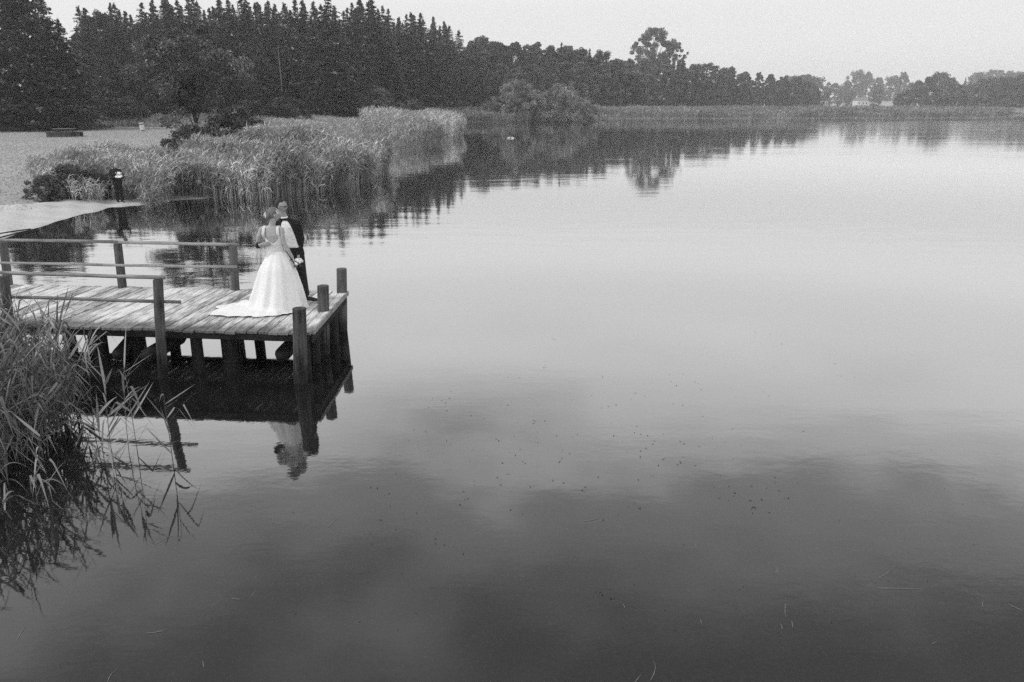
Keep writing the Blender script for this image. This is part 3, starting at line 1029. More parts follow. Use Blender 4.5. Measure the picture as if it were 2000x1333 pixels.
def reed_bed(name, xy, h0, h1, leaves, lw, ll, mat, label, stem_w=.012, plume=0.5, lean=.10, seg=4, height_fn=None):
    n = len(xy)
    z0 = np.maximum(ground_z(xy[:, 0], xy[:, 1]), -.35)
    hh = RNG.uniform(h0, h1, n) * (0.62 + 0.72 * clumpy(xy, 2.1 if xy[:, 1].mean() < 100 else 6.0, 1.0))
    if height_fn is not None:
        hh = hh * height_fn(xy)
    base_ = np.column_stack([xy, z0])
    az = RNG.uniform(0, 6.283, n)
    ln = lean * (0.3 + RNG.gamma(1.3, .8, n))
    wind = np.array([.8, -.15, 0])
    tipo = np.column_stack([np.cos(az) * ln * hh, np.sin(az) * ln * hh, np.zeros(n)]) + wind * (hh * .08)[:, None]
    tip = base_ + tipo + np.column_stack([np.zeros(n), np.zeros(n), hh])
    tone = RNG.uniform(.45, 1.3, n) * (.42 + 1.1 * clumpy(xy, 1.5 if xy[:, 1].mean() < 100 else 5.0, 3.0))
    VV, FF, TT, off = [], [], [], 0

    def add(V, F, t_):
        nonlocal off
        VV.append(V); FF.append(F + off); TT.append(t_)
        off += len(V)
    t3 = np.array([0, .5, 1.0])
    C = base_[:, None, :] + (tipo[:, None, :] * (t3 ** 1.8)[None, :, None]) + np.array([0, 0, 1.0]) * (hh[:, None] * t3[None, :])[..., None]
    W = np.tile(np.array([stem_w, stem_w * .8, stem_w * .4]), (n, 1))
    S = norm(np.column_stack([np.ones(n), RNG.normal(0, .4, n), np.zeros(n)]))
    V, F = ribbons(C, W, S)
    add(V, F, np.repeat(tone * .9, 6))
    ts = np.linspace(0, 1, seg)
    for k in range(leaves):
        f = RNG.uniform(.42, 1.0, n) if k else RNG.uniform(.92, 1.0, n)
        b0 = base_ + tipo * (f ** 1.8)[:, None] + np.column_stack([np.zeros(n), np.zeros(n), hh * f])
        a = RNG.uniform(0, 6.283, n)
        d = norm(np.column_stack([np.cos(a), np.sin(a), np.zeros(n)]) + wind * .9)
        L = ll * RNG.uniform(.6, 1.3, n)
        up0 = RNG.uniform(.45, 1.3, n)
        dr = RNG.uniform(.2, 1.15, n)
        Cc = b0[:, None, :] + d[:, None, :] * (L[:, None] * ts * .8)[..., None]
        Cc[..., 2] += L[:, None] * (up0[:, None] * ts - dr[:, None] * ts ** 2.2)
        Wd = lw * RNG.uniform(.7, 1.3, n)[:, None] * np.interp(ts, [0, .25, .65, 1], [.55, 1, .75, .06])[None, :]
        S = norm(np.cross(d, np.array([0, 0, 1.0])) + RNG.normal(0, .45, (n, 3)))
        V, F = ribbons(Cc, Wd, S)
        add(V, F, np.repeat(tone * RNG.uniform(.55, 1.45, n), seg * 2))
    np_ = int(n * plume)
    if np_:
        pk = RNG.permutation(n)[:np_]
        L = ll * RNG.uniform(.35, .6, np_)
        d = norm(tipo[pk] + np.array([.25, 0, .35]))
        Cc = tip[pk][:, None, :] + d[:, None, :] * (L[:, None] * np.array([-.1, .4, 1.0]))[..., None]
        Wd = lw * 1.7 * np.tile(np.array([.4, 1.0, .2]), (np_, 1))
        V, F = ribbons(Cc, Wd, norm(np.cross(d, RNG.normal(0, 1, (np_, 3)))))
        add(V, F, np.repeat(np.full(np_, .62), 6))
    me = mesh_np(name, np.concatenate(VV), np.concatenate(FF), np.concatenate(TT))
    o = obj(name, me, mat)
    return tag(o, label, 'reeds', kind='stuff')


def W2(pts, z=0.0):
    return [tuple(P(x, y, z)[:2]) for x, y in pts]


pp = Pg(235, 397)


def clear_of_person(q):
    k = np.abs(q[:, 0] - pp.x * q[:, 1] / pp.y)
    return q[~((k < .75) & (q[:, 1] < pp.y + .3))]


bedA = W2([(345, 388), (420, 390), (520, 389), (600, 381), (690, 366), (745, 345), (768, 330), (735, 333), (690, 337)]) + \
       W2([(640, 326), (560, 312), (480, 300), (400, 316), (330, 336), (270, 355), (255, 372), (290, 383)], .5)
reed_bed('reed_bed', clear_of_person(poly_points(bedA, 17000)), 1.5, 2.3, 7, .044, .5, M['reed'], 'bright tall reed bed leaning over the water beside the sand',
         height_fn=lambda q: np.interp(q[:, 0] / q[:, 1], [-.45, -.37, -.28], [.50, .58, 1.0]))
bedA2 = W2([(70, 372), (60, 352), (120, 335), (200, 322), (330, 330), (300, 366), (245, 377), (150, 381)], .5)
reed_bed('reed_fringe', clear_of_person(poly_points(bedA2, 4200)), .4, .95, 6, .04, .34, M['reed'], 'low ragged reeds and weeds around the person with the controller')
bedM = W2([(560, 314), (660, 330), (690, 296), (700, 262), (760, 252), (842, 246), (800, 240), (700, 236), (560, 240), (500, 258), (470, 290)], .8)
reed_bed('reed_meadow', poly_points(bedM, 14000), .5, .95, 5, .05, .5, M['reed'], 'pale reed meadow stretching back towards the spruces', seg=3)
bedB = W2([(690, 297), (760, 295), (850, 285), (895, 272), (906, 262), (885, 252), (840, 246), (780, 252), (720, 268)], 0)
reed_bed('reed_bed', poly_points(bedB, 9000), 1.9, 2.6, 6, .06, .6, M['reed'], 'rounded reed island bulging into the lake, behind the near reed bed', seg=3)
bedC = W2([(800, 243), (900, 241.5), (1000, 240.5), (1045, 238), (1052, 235), (1020, 232.5), (900, 231.5), (800, 233), (700, 234)], 0)
reed_bed('reed_bed', poly_points(bedC, 9000), 1.7, 2.2, 4, .11, .8, M['reed_far'], 'grey reed bed between the reed island and the willows', seg=3, stem_w=.04)
bedM2 = W2([(420, 240), (560, 240), (800, 240), (840, 236), (860, 228), (700, 225), (500, 226), (400, 230)], .9)
reed_bed('reed_meadow', poly_points(bedM2, 9000), .6, 1.1, 4, .08, .6, M['reed'], 'far pale strip of the reed meadow below the spruces', seg=3, stem_w=.03)
bedD = W2([(1135, 234.0), (1300, 233.4), (1550, 232.8), (1800, 232.8), (1945, 232), (1978, 229.5), (1976, 226.5), (1950, 225), (1700, 226), (1400, 226), (1140, 227)], 0)
reed_bed('reed_strip', poly_points(bedD, 22000), 1.5, 2.1, 4, .13, .9, M['reed_far'], 'long low strip of reeds along the far right shore', seg=3, stem_w=.05)
bedE = W2([(1560, 224), (1750, 223.5), (1950, 223), (2060, 220), (2060, 215), (1800, 213), (1580, 214)], .5)
reed_bed('meadow_grass', poly_points(bedE, 6000), .5, .9, 4, .16, .8, M['reed_far'], 'pale flat meadow behind the far right reed strip', seg=3, stem_w=.06)
bedF = W2([(1940, 233.5), (2000, 233.6), (2080, 233), (2080, 231), (1990, 231.4)], 0)
reed_bed('reed_patch', poly_points(bedF, 900), .7, 1.1, 4, .12, .6, M['reed_far'], 'low patch of reeds at the right picture edge before the inlet', seg=3, stem_w=.05)

# rough herbs behind the lawn
herb = W2([(125, 254), (330, 255), (350, 258), (480, 262), (560, 240), (430, 226), (300, 226), (130, 228)], 1.2)
reed_bed('meadow_herbs', poly_points(herb, 9000), .7, 1.3, 6, .06, .42, M['herb'], 'rough pale herbs and weeds behind the mown lawn', seg=3, plume=.15, lean=.2)

# lawn blades
lawn = W2([(-60, 392), (-60, 300), (-60, 262), (330, 258), (350, 300), (250, 330), (110, 360), (60, 376), (130, 382), (60, 388)], .7)
q = poly_points(lawn, 26000)
n = len(q)
zb = ground_z(q[:, 0], q[:, 1])
hgt = RNG.uniform(.03, .10, n)
b0 = np.column_stack([q, zb - .01])
tp = b0 + np.column_stack([RNG.normal(0, .05, n), RNG.normal(0, .05, n), hgt])
C = np.stack([b0, (b0 + tp) / 2 + np.array([0, 0, .02]), tp], 1)
V, F = ribbons(C, np.tile(np.array([.06, .05, .01]), (n, 1)), norm(np.column_stack([np.ones(n), RNG.normal(0, .6, n), np.zeros(n)])))
o = obj('lawn_grass', mesh_np('lawn_grass', V, F, np.repeat(RNG.uniform(.85, 1.15, n), 6)), M['grass'])
tag(o, 'short uneven grass of the mown lawn', 'grass', kind='stuff')

# near reeds, lower left
nearP = [(-12.0, 6.4), (-8.4, 6.9), (-6.6, 7.7), (-5.85, 8.6), (-5.75, 9.6), (-6.1, 10.6), (-6.9, 11.3), (-8.5, 11.9), (-12.0, 12.2)]
xy = poly_points(nearP, 1400)


def near_reeds(name, xy, h0, h1, label, heights=None, loc=None, extra_lean=None, wmul=1.0):
    """detailed reeds: stem and long folded leaves; returns (stem ribbons, leaf ribbons)"""
    n = len(xy)
    z0 = np.maximum(ground_z(xy[:, 0], xy[:, 1]), -.3)
    hh = heights if heights is not None else RNG.uniform(h0, h1, n)
    bs = np.column_stack([xy, z0])
    az = RNG.uniform(0, 6.283, n)
    ln = .04 + RNG.gamma(1.4, .05, n)
    tipo = np.column_stack([np.cos(az) * ln * hh, np.sin(az) * ln * hh, np.zeros(n)]) + np.array([.14, -.05, 0]) * hh[:, None]
    if extra_lean is not None:
        tipo = extra_lean
    tone = RNG.uniform(.35, 1.2, n)
    t6 = np.linspace(0, 1, 6)
    stems, leaves = [], []
    C = bs[:, None, :] + tipo[:, None, :] * (t6 ** 1.9)[None, :, None] + np.array([0, 0, 1.0]) * (hh[:, None] * (t6 - .05 * t6 ** 3)[None, :])[..., None]
    for s in (np.array([1.0, 0, 0]), np.array([0, 1.0, 0])):
        stems.append(ribbons(C, np.tile(np.linspace(.013, .005, 6), (n, 1)) * wmul, np.tile(s, (n, 1))) + (np.repeat(tone * .8, 12),))
    ts = np.linspace(0, 1, 7)
    nl = 11
    for k in range(nl):
        f = np.clip(.22 + .78 * (k + RNG.uniform(0, 1, n)) / nl, 0, 1)
        b0 = bs + tipo * (f ** 1.9)[:, None] + np.column_stack([np.zeros(n), np.zeros(n), hh * (f - .05 * f ** 3)])
        a = RNG.uniform(0, 6.283, n)
        d = norm(np.column_stack([np.cos(a), np.sin(a), np.zeros(n)]) + np.array([.55, -.2, 0]))
        L = RNG.uniform(.22, .46, n) * wmul
        up0 = RNG.uniform(.35, 1.5, n)
        dr = RNG.uniform(.1, 1.3, n) * (RNG.uniform(0, 1, n) > .5)
        Cc = b0[:, None, :] + d[:, None, :] * (L[:, None] * ts * .85)[..., None]
        # some leaves are snapped and hang from a kink
        kink = RNG.uniform(.3, .7, n)
        snap = RNG.uniform(0, 1, n) < .3
        zz = L[:, None] * (up0[:, None] * ts - dr[:, None] * ts ** 2.3)
        zs = L[:, None] * (up0[:, None] * np.minimum(ts, kink[:, None]) - 1.7 * np.maximum(ts - kink[:, None], 0))
        Cc[..., 2] += np.where(snap[:, None], zs, zz)
        Wd = (.030 * RNG.uniform(.6, 1.35, n))[:, None] * np.interp(ts, [0, .2, .6, 1], [.5, 1, .8, .04])[None, :] * wmul
        S = norm(np.cross(d, np.array([0, 0, 1.0])) + RNG.normal(0, .5, (n, 3)))
        leaves.append(ribbons(Cc, Wd, S) + (np.repeat(tone * RNG.uniform(.5, 1.55, n), 14),))
    return stems, leaves


def merge(lst):
    VV, FF, TT, off = [], [], [], 0
    for V, F, t_ in lst:
        VV.append(V); FF.append(F + off); TT.append(t_)
        off += len(V)
    return np.concatenate(VV), np.concatenate(FF), np.concatenate(TT)


st, lv = near_reeds('near_reeds', xy, 1.15, 1.95, '')
o = obj('near_reeds', mesh_np('near_reeds', *merge(st + lv)), M['reed_near'])
tag(o, 'dense clump of long-leaved reeds in the water at lower left', 'reeds', kind='stuff')

# single reed stalks at the open edge of the clump, each one a plant with its leaves
single = [(338, 905, 1.0, 'lone reed stalk farthest out, its top before the dark post reflection'),
          (268, 880, 1.25, 'slender reed stalk with a tuft of leaves against the dark water under the jetty'),
          (252, 890, 1.2, 'reed stalk leaning beside the slender tufted one under the jetty'),
          (222, 925, .55, 'short reed with drooping fan of pale leaves low on the water'),
          (205, 905, .75, 'reed stalk with broken leaves left of the drooping fan'),
          (185, 850, 1.35, 'tall feathery reed overlapping the jetty edge beam'),
          (215, 870, 1.05, 'reed with bent leaves between the feathery reed and the slender one'),
          (95, 960, .75, 'pale bushy reed tuft hanging over the water at lower left'),
          (72, 985, .45, 'small bent reed low on the dark reflection at lower left'),
          (8, 1000, .5, 'short reed at the left picture edge above the dark reflection')]
for i, (px, py, h, lab) in enumerate(single):
    p = P(px, py, 0)
    e = empty('reed_stalk', (p.x, p.y, 0))
    st, lv = near_reeds('r', np.array([[p.x, p.y]]), h, h, '', heights=np.array([h + .3]), extra_lean=np.array([[RNG.uniform(-.02, .1) * h, RNG.uniform(-.08, .05), 0]]))
    V, F, t_ = merge(st)
    obj('stem', mesh_np('stem', V - np.array([p.x, p.y, 0]), F, t_), M['reed_near'], e)
    for V, F, t_ in lv:
        if V[:, 2].min() < -.05:
            continue
        obj('leaf', mesh_np('leaf', V - np.array([p.x, p.y, 0]), F, np.full(len(t_), RNG.uniform(.9, 1.4))), M['reed_near'], e)
    tag(e, lab, 'reed', 'single reeds at the edge of the near clump')

# ------------------------------------------------------------------ the jetty
ZD = 0.775
jet = empty('jetty', (-6.5, 13.6, 0))
tag(jet, 'weathered plank jetty with pole railings standing on dark piles in the lake', 'jetty')
JO = Vector((-6.5, 13.6, 0))


def J(p):
    return Vector(p) - JO


F0, B0 = Vector((-3.17, 12.08, ZD)), Vector((-3.16, 15.02, ZD))
FD = Vector((-1, .105, 0)).normalized()
BD = Vector((-1, .088, 0)).normalized()
LEN = 12.6
npl = 72
seams = []
for i in range(npl + 1):
    s = LEN * i / npl
    k = min(1.0, i / 9.0)
    seams.append((F0 + FD * s, B0 + BD * (s - .28 * k + (.28 * k if i == 0 else 0))))
for i in range(npl):
    (fa, ba), (fb, bb) = seams[i], seams[i + 1]
    gap = .0085
    dz = random.uniform(-.008, .008)
    e0, e1 = random.uniform(-.03, .04), random.uniform(-.03, .03)
    ux = (fb - fa).normalized()
    uy = (ba - fa).normalized()
    top = [fa + ux * gap - uy * e0, fb - ux * gap - uy * e0, bb - ux * gap + uy * e1, ba + ux * gap + uy * e1]
    mb = MB()
    th = .042
    mid = [(a * .5 + b * .5) + Vector((0, 0, random.uniform(-.003, .003))) for a, b in ((top[0], top[3]), (top[1], top[2]))]
    ring = [top[0], top[1], mid[1], top[2], top[3], mid[0]]
    vs = [J(p + Vector((0, 0, dz))) for p in ring] + [J(p + Vector((0, 0, dz - th))) for p in ring]
    mb.add(vs, [(5, 2, 1, 0), (4, 3, 2, 5), (6, 7, 8, 11), (11, 8, 9, 10)] + [(k, (k + 1) % 6, (k + 1) % 6 + 6, k + 6) for k in range(6)])
    o = mb.build('plank', M['deck'], jet, bevel=.004)


def seg_box(mb, a, b, wid, z0, z1):
    a, b = Vector(a), Vector(b)
    d = (b - a).normalized()
    s = Vector((-d.y, d.x, 0)) * wid / 2
    vs = [J(Vector((q.x, q.y, z))) for z in (z0, z1) for q in (a - s, b - s, b + s, a + s)]
    mb.add(vs, [(3, 2, 1, 0), (4, 5, 6, 7), (0, 1, 5, 4), (1, 2, 6, 5), (2, 3, 7, 6), (3, 0, 4, 7)])


zt = ZD - .052
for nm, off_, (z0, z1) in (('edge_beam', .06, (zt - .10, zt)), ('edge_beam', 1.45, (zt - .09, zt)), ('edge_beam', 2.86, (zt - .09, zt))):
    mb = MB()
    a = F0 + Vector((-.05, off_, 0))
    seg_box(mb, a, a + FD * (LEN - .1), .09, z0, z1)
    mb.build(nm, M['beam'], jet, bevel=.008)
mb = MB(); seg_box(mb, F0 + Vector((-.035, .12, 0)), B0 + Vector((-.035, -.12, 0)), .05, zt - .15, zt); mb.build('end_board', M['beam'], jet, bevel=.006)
# light kerb strip along the end of the deck
mb = MB(); seg_box(mb, F0 + Vector((.012, .13, 0)), B0 + Vector((.012, -.06, 0)), .035, ZD - .06, ZD + .012); mb.build('end_strip', M['rail'], jet, bevel=.004)


def post(name, x, y, z0, z1, r, mat, lean=(0, 0), seg=16):
    mb = MB()
    n = 7
    pts, rad = [], []
    for i in range(n):
        f = i / (n - 1)
        pts.append(J((x + lean[0] * (f - 1) + .006 * math.sin(5 * f + x), y + lean[1] * f, z0 + (z1 - z0) * f - (.0 if i < n - 1 else .008))))
        rad.append(r * (1.06 - .08 * f + .015 * math.sin(9 * f + x * 3)))
    pts.append(pts[-1] + Vector((0, 0, .010)))
    rad.append(rad[-1] * .93)
    mb.tube(pts, rad, seg)
    return mb.build(name, mat, jet, smooth=False)


for (x, y, r, z1) in ((-3.30, 12.0, .108, ZD + .43), (-3.27, 13.5, .103, ZD + .45), (-3.24, 14.93, .100, ZD + .46)):
    o = post('mooring_post', x, y, -1.0, z1, r, M['post'], (.10, 0))
    b = o.modifiers.new('bevel', 'BEVEL'); b.width = .006; b.limit_method = 'ANGLE'
# railing posts: near side in the water, far side on the deck
near_posts = [(-5.52, 12.22), (-8.10, 12.50), (-10.75, 12.80)]
far_posts = [(-5.32, 15.12), (-7.62, 15.34), (-9.97, 15.54), (-12.3, 15.76)]
for (x, y) in near_posts:
    post('railing_post', x, y, -1.0, ZD + .83, .077, M['post'], (.20, .0))
for (x, y) in far_posts:
    post('railing_post', x, y, -1.0, ZD + .86, .080, M['post'], (.10, .0))


def pole(name, a, b, r):
    mb = MB()
    a, b = Vector(a), Vector(b)
    pts = [J(a.lerp(b, k / 6) + Vector((0, 0, .004 * math.sin(k * 1.9 + a.x)))) for k in range(7)]
    mb.tube(pts, [r * (1 + .06 * math.sin(k * 2.1)) for k in range(7)], 9)
    return mb.build(name, M['rail'], jet, smooth=True)


tz = ZD + .855
pole('rail', (-5.40, 12.20, tz + .01), (-8.12, 12.49, tz + .03), .031)
pole('rail', (-8.06, 12.48, tz + .035), (-13.6, 13.08, tz + .03), .031)
pole('rail', (-5.26, 12.33, ZD + .44), (-8.6, 12.68, ZD + .46), .027)
pole('rail', (-8.6, 12.68, ZD + .46), (-13.6, 13.2, ZD + .46), .027)
tz = ZD + .885
pole('rail', (-5.24, 15.10, tz), (-7.66, 15.33, tz + .01), .031)
pole('rail', (-7.60, 15.32, tz + .02), (-12.9, 15.78, tz + .02), .031)
pole('rail', (-5.26, 15.02, ZD + .47), (-7.9, 15.23, ZD + .47), .027)
pole('rail', (-7.7, 15.22, ZD + .47), (-12.9, 15.66, ZD + .48), .027)
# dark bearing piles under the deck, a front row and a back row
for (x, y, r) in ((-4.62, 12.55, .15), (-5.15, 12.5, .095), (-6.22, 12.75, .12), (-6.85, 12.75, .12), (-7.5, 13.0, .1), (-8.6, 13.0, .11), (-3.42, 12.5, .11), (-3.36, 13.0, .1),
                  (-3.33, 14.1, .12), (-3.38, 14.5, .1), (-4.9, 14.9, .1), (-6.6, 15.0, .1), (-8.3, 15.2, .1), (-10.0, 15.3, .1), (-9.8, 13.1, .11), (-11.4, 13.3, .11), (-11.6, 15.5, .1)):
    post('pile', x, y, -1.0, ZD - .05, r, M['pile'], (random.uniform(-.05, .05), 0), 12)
# rough logs lying across under the deck
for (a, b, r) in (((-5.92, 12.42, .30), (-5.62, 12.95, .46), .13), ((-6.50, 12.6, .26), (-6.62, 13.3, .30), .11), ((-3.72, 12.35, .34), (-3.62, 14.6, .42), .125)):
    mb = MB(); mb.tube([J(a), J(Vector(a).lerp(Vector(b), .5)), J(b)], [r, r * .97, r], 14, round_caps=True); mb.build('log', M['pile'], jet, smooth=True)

# ------------------------------------------------------------------ people
def head_fn(x, y, z):
    """unit sphere to a head: +x is the face"""
    k = 1.0
    if z < 0:
        k = 1 - .30 * (-z) ** 1.4
    fx = x * (k if x < 0 else 1 - .12 * max(-z, 0) ** 1.5)
    if x < 0 and z < -.2:
        fx *= .8
    nose = math.exp(-((y / .20) ** 2 + ((z + .12) / .20) ** 2)) * (.24 if x > 0 else 0)
    brow = math.exp(-((y / .5) ** 2 + ((z - .18) / .12) ** 2)) * (.05 if x > 0 else 0)
    chin = math.exp(-((y / .35) ** 2 + ((z + .86) / .18) ** 2)) * (.12 if x > 0 else 0)
    eye = -sum(math.exp(-(((y - s * .40) / .16) ** 2 + ((z - .02) / .12) ** 2)) for s in (-1, 1)) * (.07 if x > 0 else 0)
    return (fx + nose + brow + chin + eye, y * k, z)


def rot_head(yaw, pitch=0.0, roll=0.0):
    return Matrix.Rotation(yaw, 3, 'Z') @ Matrix.Rotation(pitch, 3, 'Y') @ Matrix.Rotation(roll, 3, 'X')


def add_head(mb, c, Mh, s=1.0):
    mb.ball(c, (.098 * s, .076 * s, .118 * s), 28, 18, Mh, head_fn)
    for sd_ in (-1, 1):
        mb.ball(Vector(c) + Mh @ Vector((-.005, sd_ * .078 * s, -.008)), (.017, .009, .028), 8, 6, Mh)


def face_bits(parent, c, Mh, s=1.0, dark=None):
    for sd_ in (-1, 1):
        mb = MB(); mb.ball(Vector(c) + Mh @ Vector((.083 * s, sd_ * .031 * s, .004)), (.010, .012, .009), 8, 6, Mh)
        mb.build('eye', M['dark'], parent, smooth=True)
    mb = MB(); mb.ball(Vector(c) + Mh @ Vector((.088 * s, 0, -.066 * s)), (.008, .022, .006), 8, 6, Mh)
    mb.build('mouth', M['hair_fair'], parent, smooth=True)


def add_hand(mb, wrist, d, nrm, s=1.0, curl=.5):
    """palm, four fingers bent towards nrm, thumb from the side of the palm"""
    d = Vector(d).normalized()
    nrm = (Vector(nrm) - d * d.dot(Vector(nrm))).normalized()
    side = d.cross(nrm)
    w0 = Vector(wrist)
    mb.tube([w0, w0 + d * .045 * s, w0 + d * .088 * s], [.026 * s, .038 * s, .036 * s], 10, flat=.5, up=nrm, round_caps=True)
    for k, (o_, L) in enumerate(((-.030, .068), (-.010, .078), (.011, .073), (.030, .058))):
        a = w0 + d * .085 * s + side * o_ * s
        p1 = a + (d * math.cos(curl * .5) + nrm * math.sin(curl * .5)) * L * .45 * s
        p2 = p1 + (d * math.cos(curl * 1.3) + nrm * math.sin(curl * 1.3)) * L * .33 * s
        p3 = p2 + (d * math.cos(curl * 2.0) + nrm * math.sin(curl * 2.0)) * L * .25 * s
        mb.tube([a, p1, p2, p3], [.0098 * s, .0095 * s, .0088 * s, .0075 * s], 8, round_caps=True)
    a = w0 + d * .028 * s - side * .030 * s
    p1 = a + (d * .6 - side * .75 + nrm * .25).normalized() * .038 * s
    p2 = p1 + (d * .9 - side * .2 + nrm * .45).normalized() * .034 * s
    mb.tube([a, p1, p2], [.0125 * s, .011 * s, .009 * s], 8, round_caps=True)


# ---- bride: back to us, looking right along the lake
BR = Vector((-4.09, 13.65, ZD + .012))
br = empty('person', BR)
tag(br, 'person in a long white wedding dress with train, standing with back turned on the jetty', 'person', 'couple on the jetty')
hc = Vector((.035, .03, 1.635))
Mh = rot_head(R(22), R(8), 0)
mb = MB()
add_head(mb, hc, Mh)
mb.tube([(-.02, .0, 1.40), (-.005, .005, 1.48), (.015, .015, 1.56)], [.062, .052, .050], 14)
mb.loft([(.03, 0, .86, .165, .125), (.035, 0, .96, .145, .11), (.03, 0, 1.06, .13, .098), (.015, 0, 1.18, .145, .105), (.0, 0, 1.29, .162, .108),
         (-.018, .005, 1.37, .165, .095), (-.022, .005, 1.425, .13, .075), (-.018, .005, 1.46, .06, .05)], 28)
mb.tube([(-.15, .0, 1.40), (-.19, .0, 1.385), (-.235, -.02, 1.28), (-.272, .0, 1.185)], [.050, .052, .045, .038], 12, round_caps=True)
mb.tube([(-.272, .0, 1.185), (-.22, .13, 1.17), (-.13, .24, 1.19)], [.038, .034, .026], 12, round_caps=True)
add_hand(mb, (-.125, .25, 1.19), (.85, .5, .05), (0, -1, .1), .9, .3)
mb.tube([(.10, .0, 1.40), (.142, -.01, 1.385), (.165, -.05, 1.28), (.185, -.06, 1.17)], [.050, .052, .045, .037], 12, round_caps=True)
mb.tube([(.185, -.06, 1.17), (.25, -.06, 1.03), (.305, -.03, .905)], [.037, .034, .024], 12, round_caps=True)
add_hand(mb, (.308, -.028, .895), (.35, .12, -.9), (.8, .35, .25), .9, .9)
for sx in (-.08, .10):
    mb.tube([(sx, 0, .90), (sx, .01, .50), (sx, .0, .08)], [.085, .058, .038], 12)
    mb.tube([(sx, .0, .05), (sx + .05, .10, .035)], [.035, .028], 10, flat=.7, round_caps=True)
body = mb.build('body', M['skin'], br, remesh=.0065, smooth_it=2)
face_bits(br, hc, Mh)
# hair drawn back to a low chignon with flowers
mb = MB()
def cap(x, y, z):
    return (x * (1.0 if x < 0 else .78), y, z)
mb.ball(hc + Mh @ Vector((-.020, 0, .024)), (.100, .084, .108), 22, 14, Mh, cap)
hair = mb.build('hair', M['hair_fair'], br, smooth=True)
mb = MB(); mb.ball(hc + Mh @ Vector((-.105, -.012, -.035)), (.045, .055, .048), 14, 10, Mh); mb.build('chignon', M['hair_fair'], hair, smooth=True)
for k in range(3):
    mb = MB()
    c = hc + Mh @ Vector((-.135 - .018 * (k % 2), -.035 + .035 * k, -.02 + .018 * (k - 1)))
    for j in range(5):
        a = j * 1.257 + k
        mb.ball(c + Mh @ Vector((-.008, .017 * math.cos(a), .017 * math.sin(a))), (.009, .015, .015), 7, 5, Mh)
    mb.build('hair_flower', M['petal'], br, smooth=True)
for k in range(5):
    a = R(-70 + 26 * k)
    mb = MB()
    mb.ball(hc + Mh @ Vector((.05 - .012 * k, -.078 + .006 * k, .035 + .012 * k)), .0095, 6, 5); mb.build('hair_pearl', M['petal'], br, smooth=True)
# bodice with deep open back and lace edging
def bodice():
    seg, rows = 48, 12
    vs, fs = [], []
    for i in range(rows):
        f = i / (rows - 1)
        for k in range(seg):
            a = 2 * math.pi * k / seg
            back = max(0, -math.sin(a))
            ztop = 1.335 - .17 * back ** 2.5
            z = .98 + (ztop - .98) * f
            rx = np.interp(z, [.96, 1.06, 1.18, 1.29, 1.37], [.153, .138, .153, .170, .172])
            ry = np.interp(z, [.96, 1.06, 1.18, 1.29, 1.37], [.118, .106, .113, .118, .104])
            cx = np.interp(z, [.96, 1.06, 1.18, 1.29, 1.37], [.035, .03, .015, .0, -.018])
            if math.sin(a) > .2:
                ry *= 1 + .16 * math.exp(-((z - 1.26) / .07) ** 2)
            vs.append((cx + rx * math.cos(a), ry * math.sin(a), z))
    for i in range(rows - 1):
        for k in range(seg):
            a, b = i * seg + k, i * seg + (k + 1) % seg
            fs.append((a, b, b + seg, a + seg))
    m_ = MB(); m_.add(vs, fs)
    return m_
o = bodice().build('bodice', M['lace'], br, smooth=True)
sd_ = o.modifiers.new('thick', 'SOLIDIFY'); sd_.thickness = .004; sd_.offset = 1
for sx in (-1, 1):
    mb = MB()
    mb.tube([(-.02 + sx * .125, -.075, 1.24), (-.02 + sx * .128, -.098, 1.33), (-.02 + sx * .115, -.07, 1.42), (-.02 + sx * .115, .0, 1.448), (-.02 + sx * .12, .08, 1.38), (-.01 + sx * .10, .112, 1.30)],
            .026, 10, flat=.22, up=(0, 0, 1))
    mb.build('lace_strap', M['lace'], br, smooth=True)


def skirt():
    seg, rows = 128, 40
    hem_a = np.radians([0, 40, 90, 130, 155, 180, 205, 225, 250, 275, 300, 330, 360])
    hem_r = np.array([.51, .46, .44, .58, .86, 1.12, 1.06, .84, .66, .58, .52, .50, .51])
    zs = np.array([1.02, .98, .90, .72, .37, .12, .0])
    rs = np.array([.136, .158, .205, .305, .405, .475, .50])
    vs, fs = [], []
    for i in range(rows):
        s = i / (rows - 1)
        for k in range(seg):
            a = 2 * math.pi * k / seg
            if s < .72:
                z = 1.02 - (1.02 - .10) * (s / .72)
                r = float(np.interp(-z, -zs, rs))
                tr = 0.0
            else:
                tr = (s - .72) / .28
                r0 = float(np.interp(-.10, -zs, rs))
                rh = float(np.interp(a, hem_a, hem_r)) * (1 + .035 * math.sin(7 * a + 1) + .03 * math.sin(13 * a) + .02 * math.sin(23 * a))
                r = r0 + (rh - r0) * tr
                long_ = max(0, (rh - .52) / .6)
                z = .10 * (1 - tr) ** (1.3 + 1.4 * long_)
                z += long_ * .09 * (1 - abs(2 * tr - 1)) * (1 + math.sin(a * 9 + tr * 4)) * .6
                z = max(z, .004) + .010 * abs(math.sin(a * 13)) * tr
            amp = .046 * min(1, max(0, (1.0 - z)) * 1.3) * (1 - .5 * tr)
            fold = math.sin(a * 9 + .6 * math.sin(a * 3)) * .55 + math.sin(a * 17 + 1.0) * .25 + math.sin(a * 5 + 2) * .35
            r += amp * fold
            ky = .90 if s < .72 else .90 + .10 * tr
            cxx = float(np.interp(z, [0, .4, 1.02], [-.045, .0, .035]))
            vs.append((cxx + r * math.cos(a), r * math.sin(a) * ky, z))
    for i in range(rows - 1):
        for k in range(seg):
            a, b = i * seg + k, i * seg + (k + 1) % seg
            fs.append((a, a + seg, b + seg, b))
    m_ = MB(); m_.add(vs, fs)
    return m_
o = skirt().build('skirt', M['satin'], br, smooth=True)
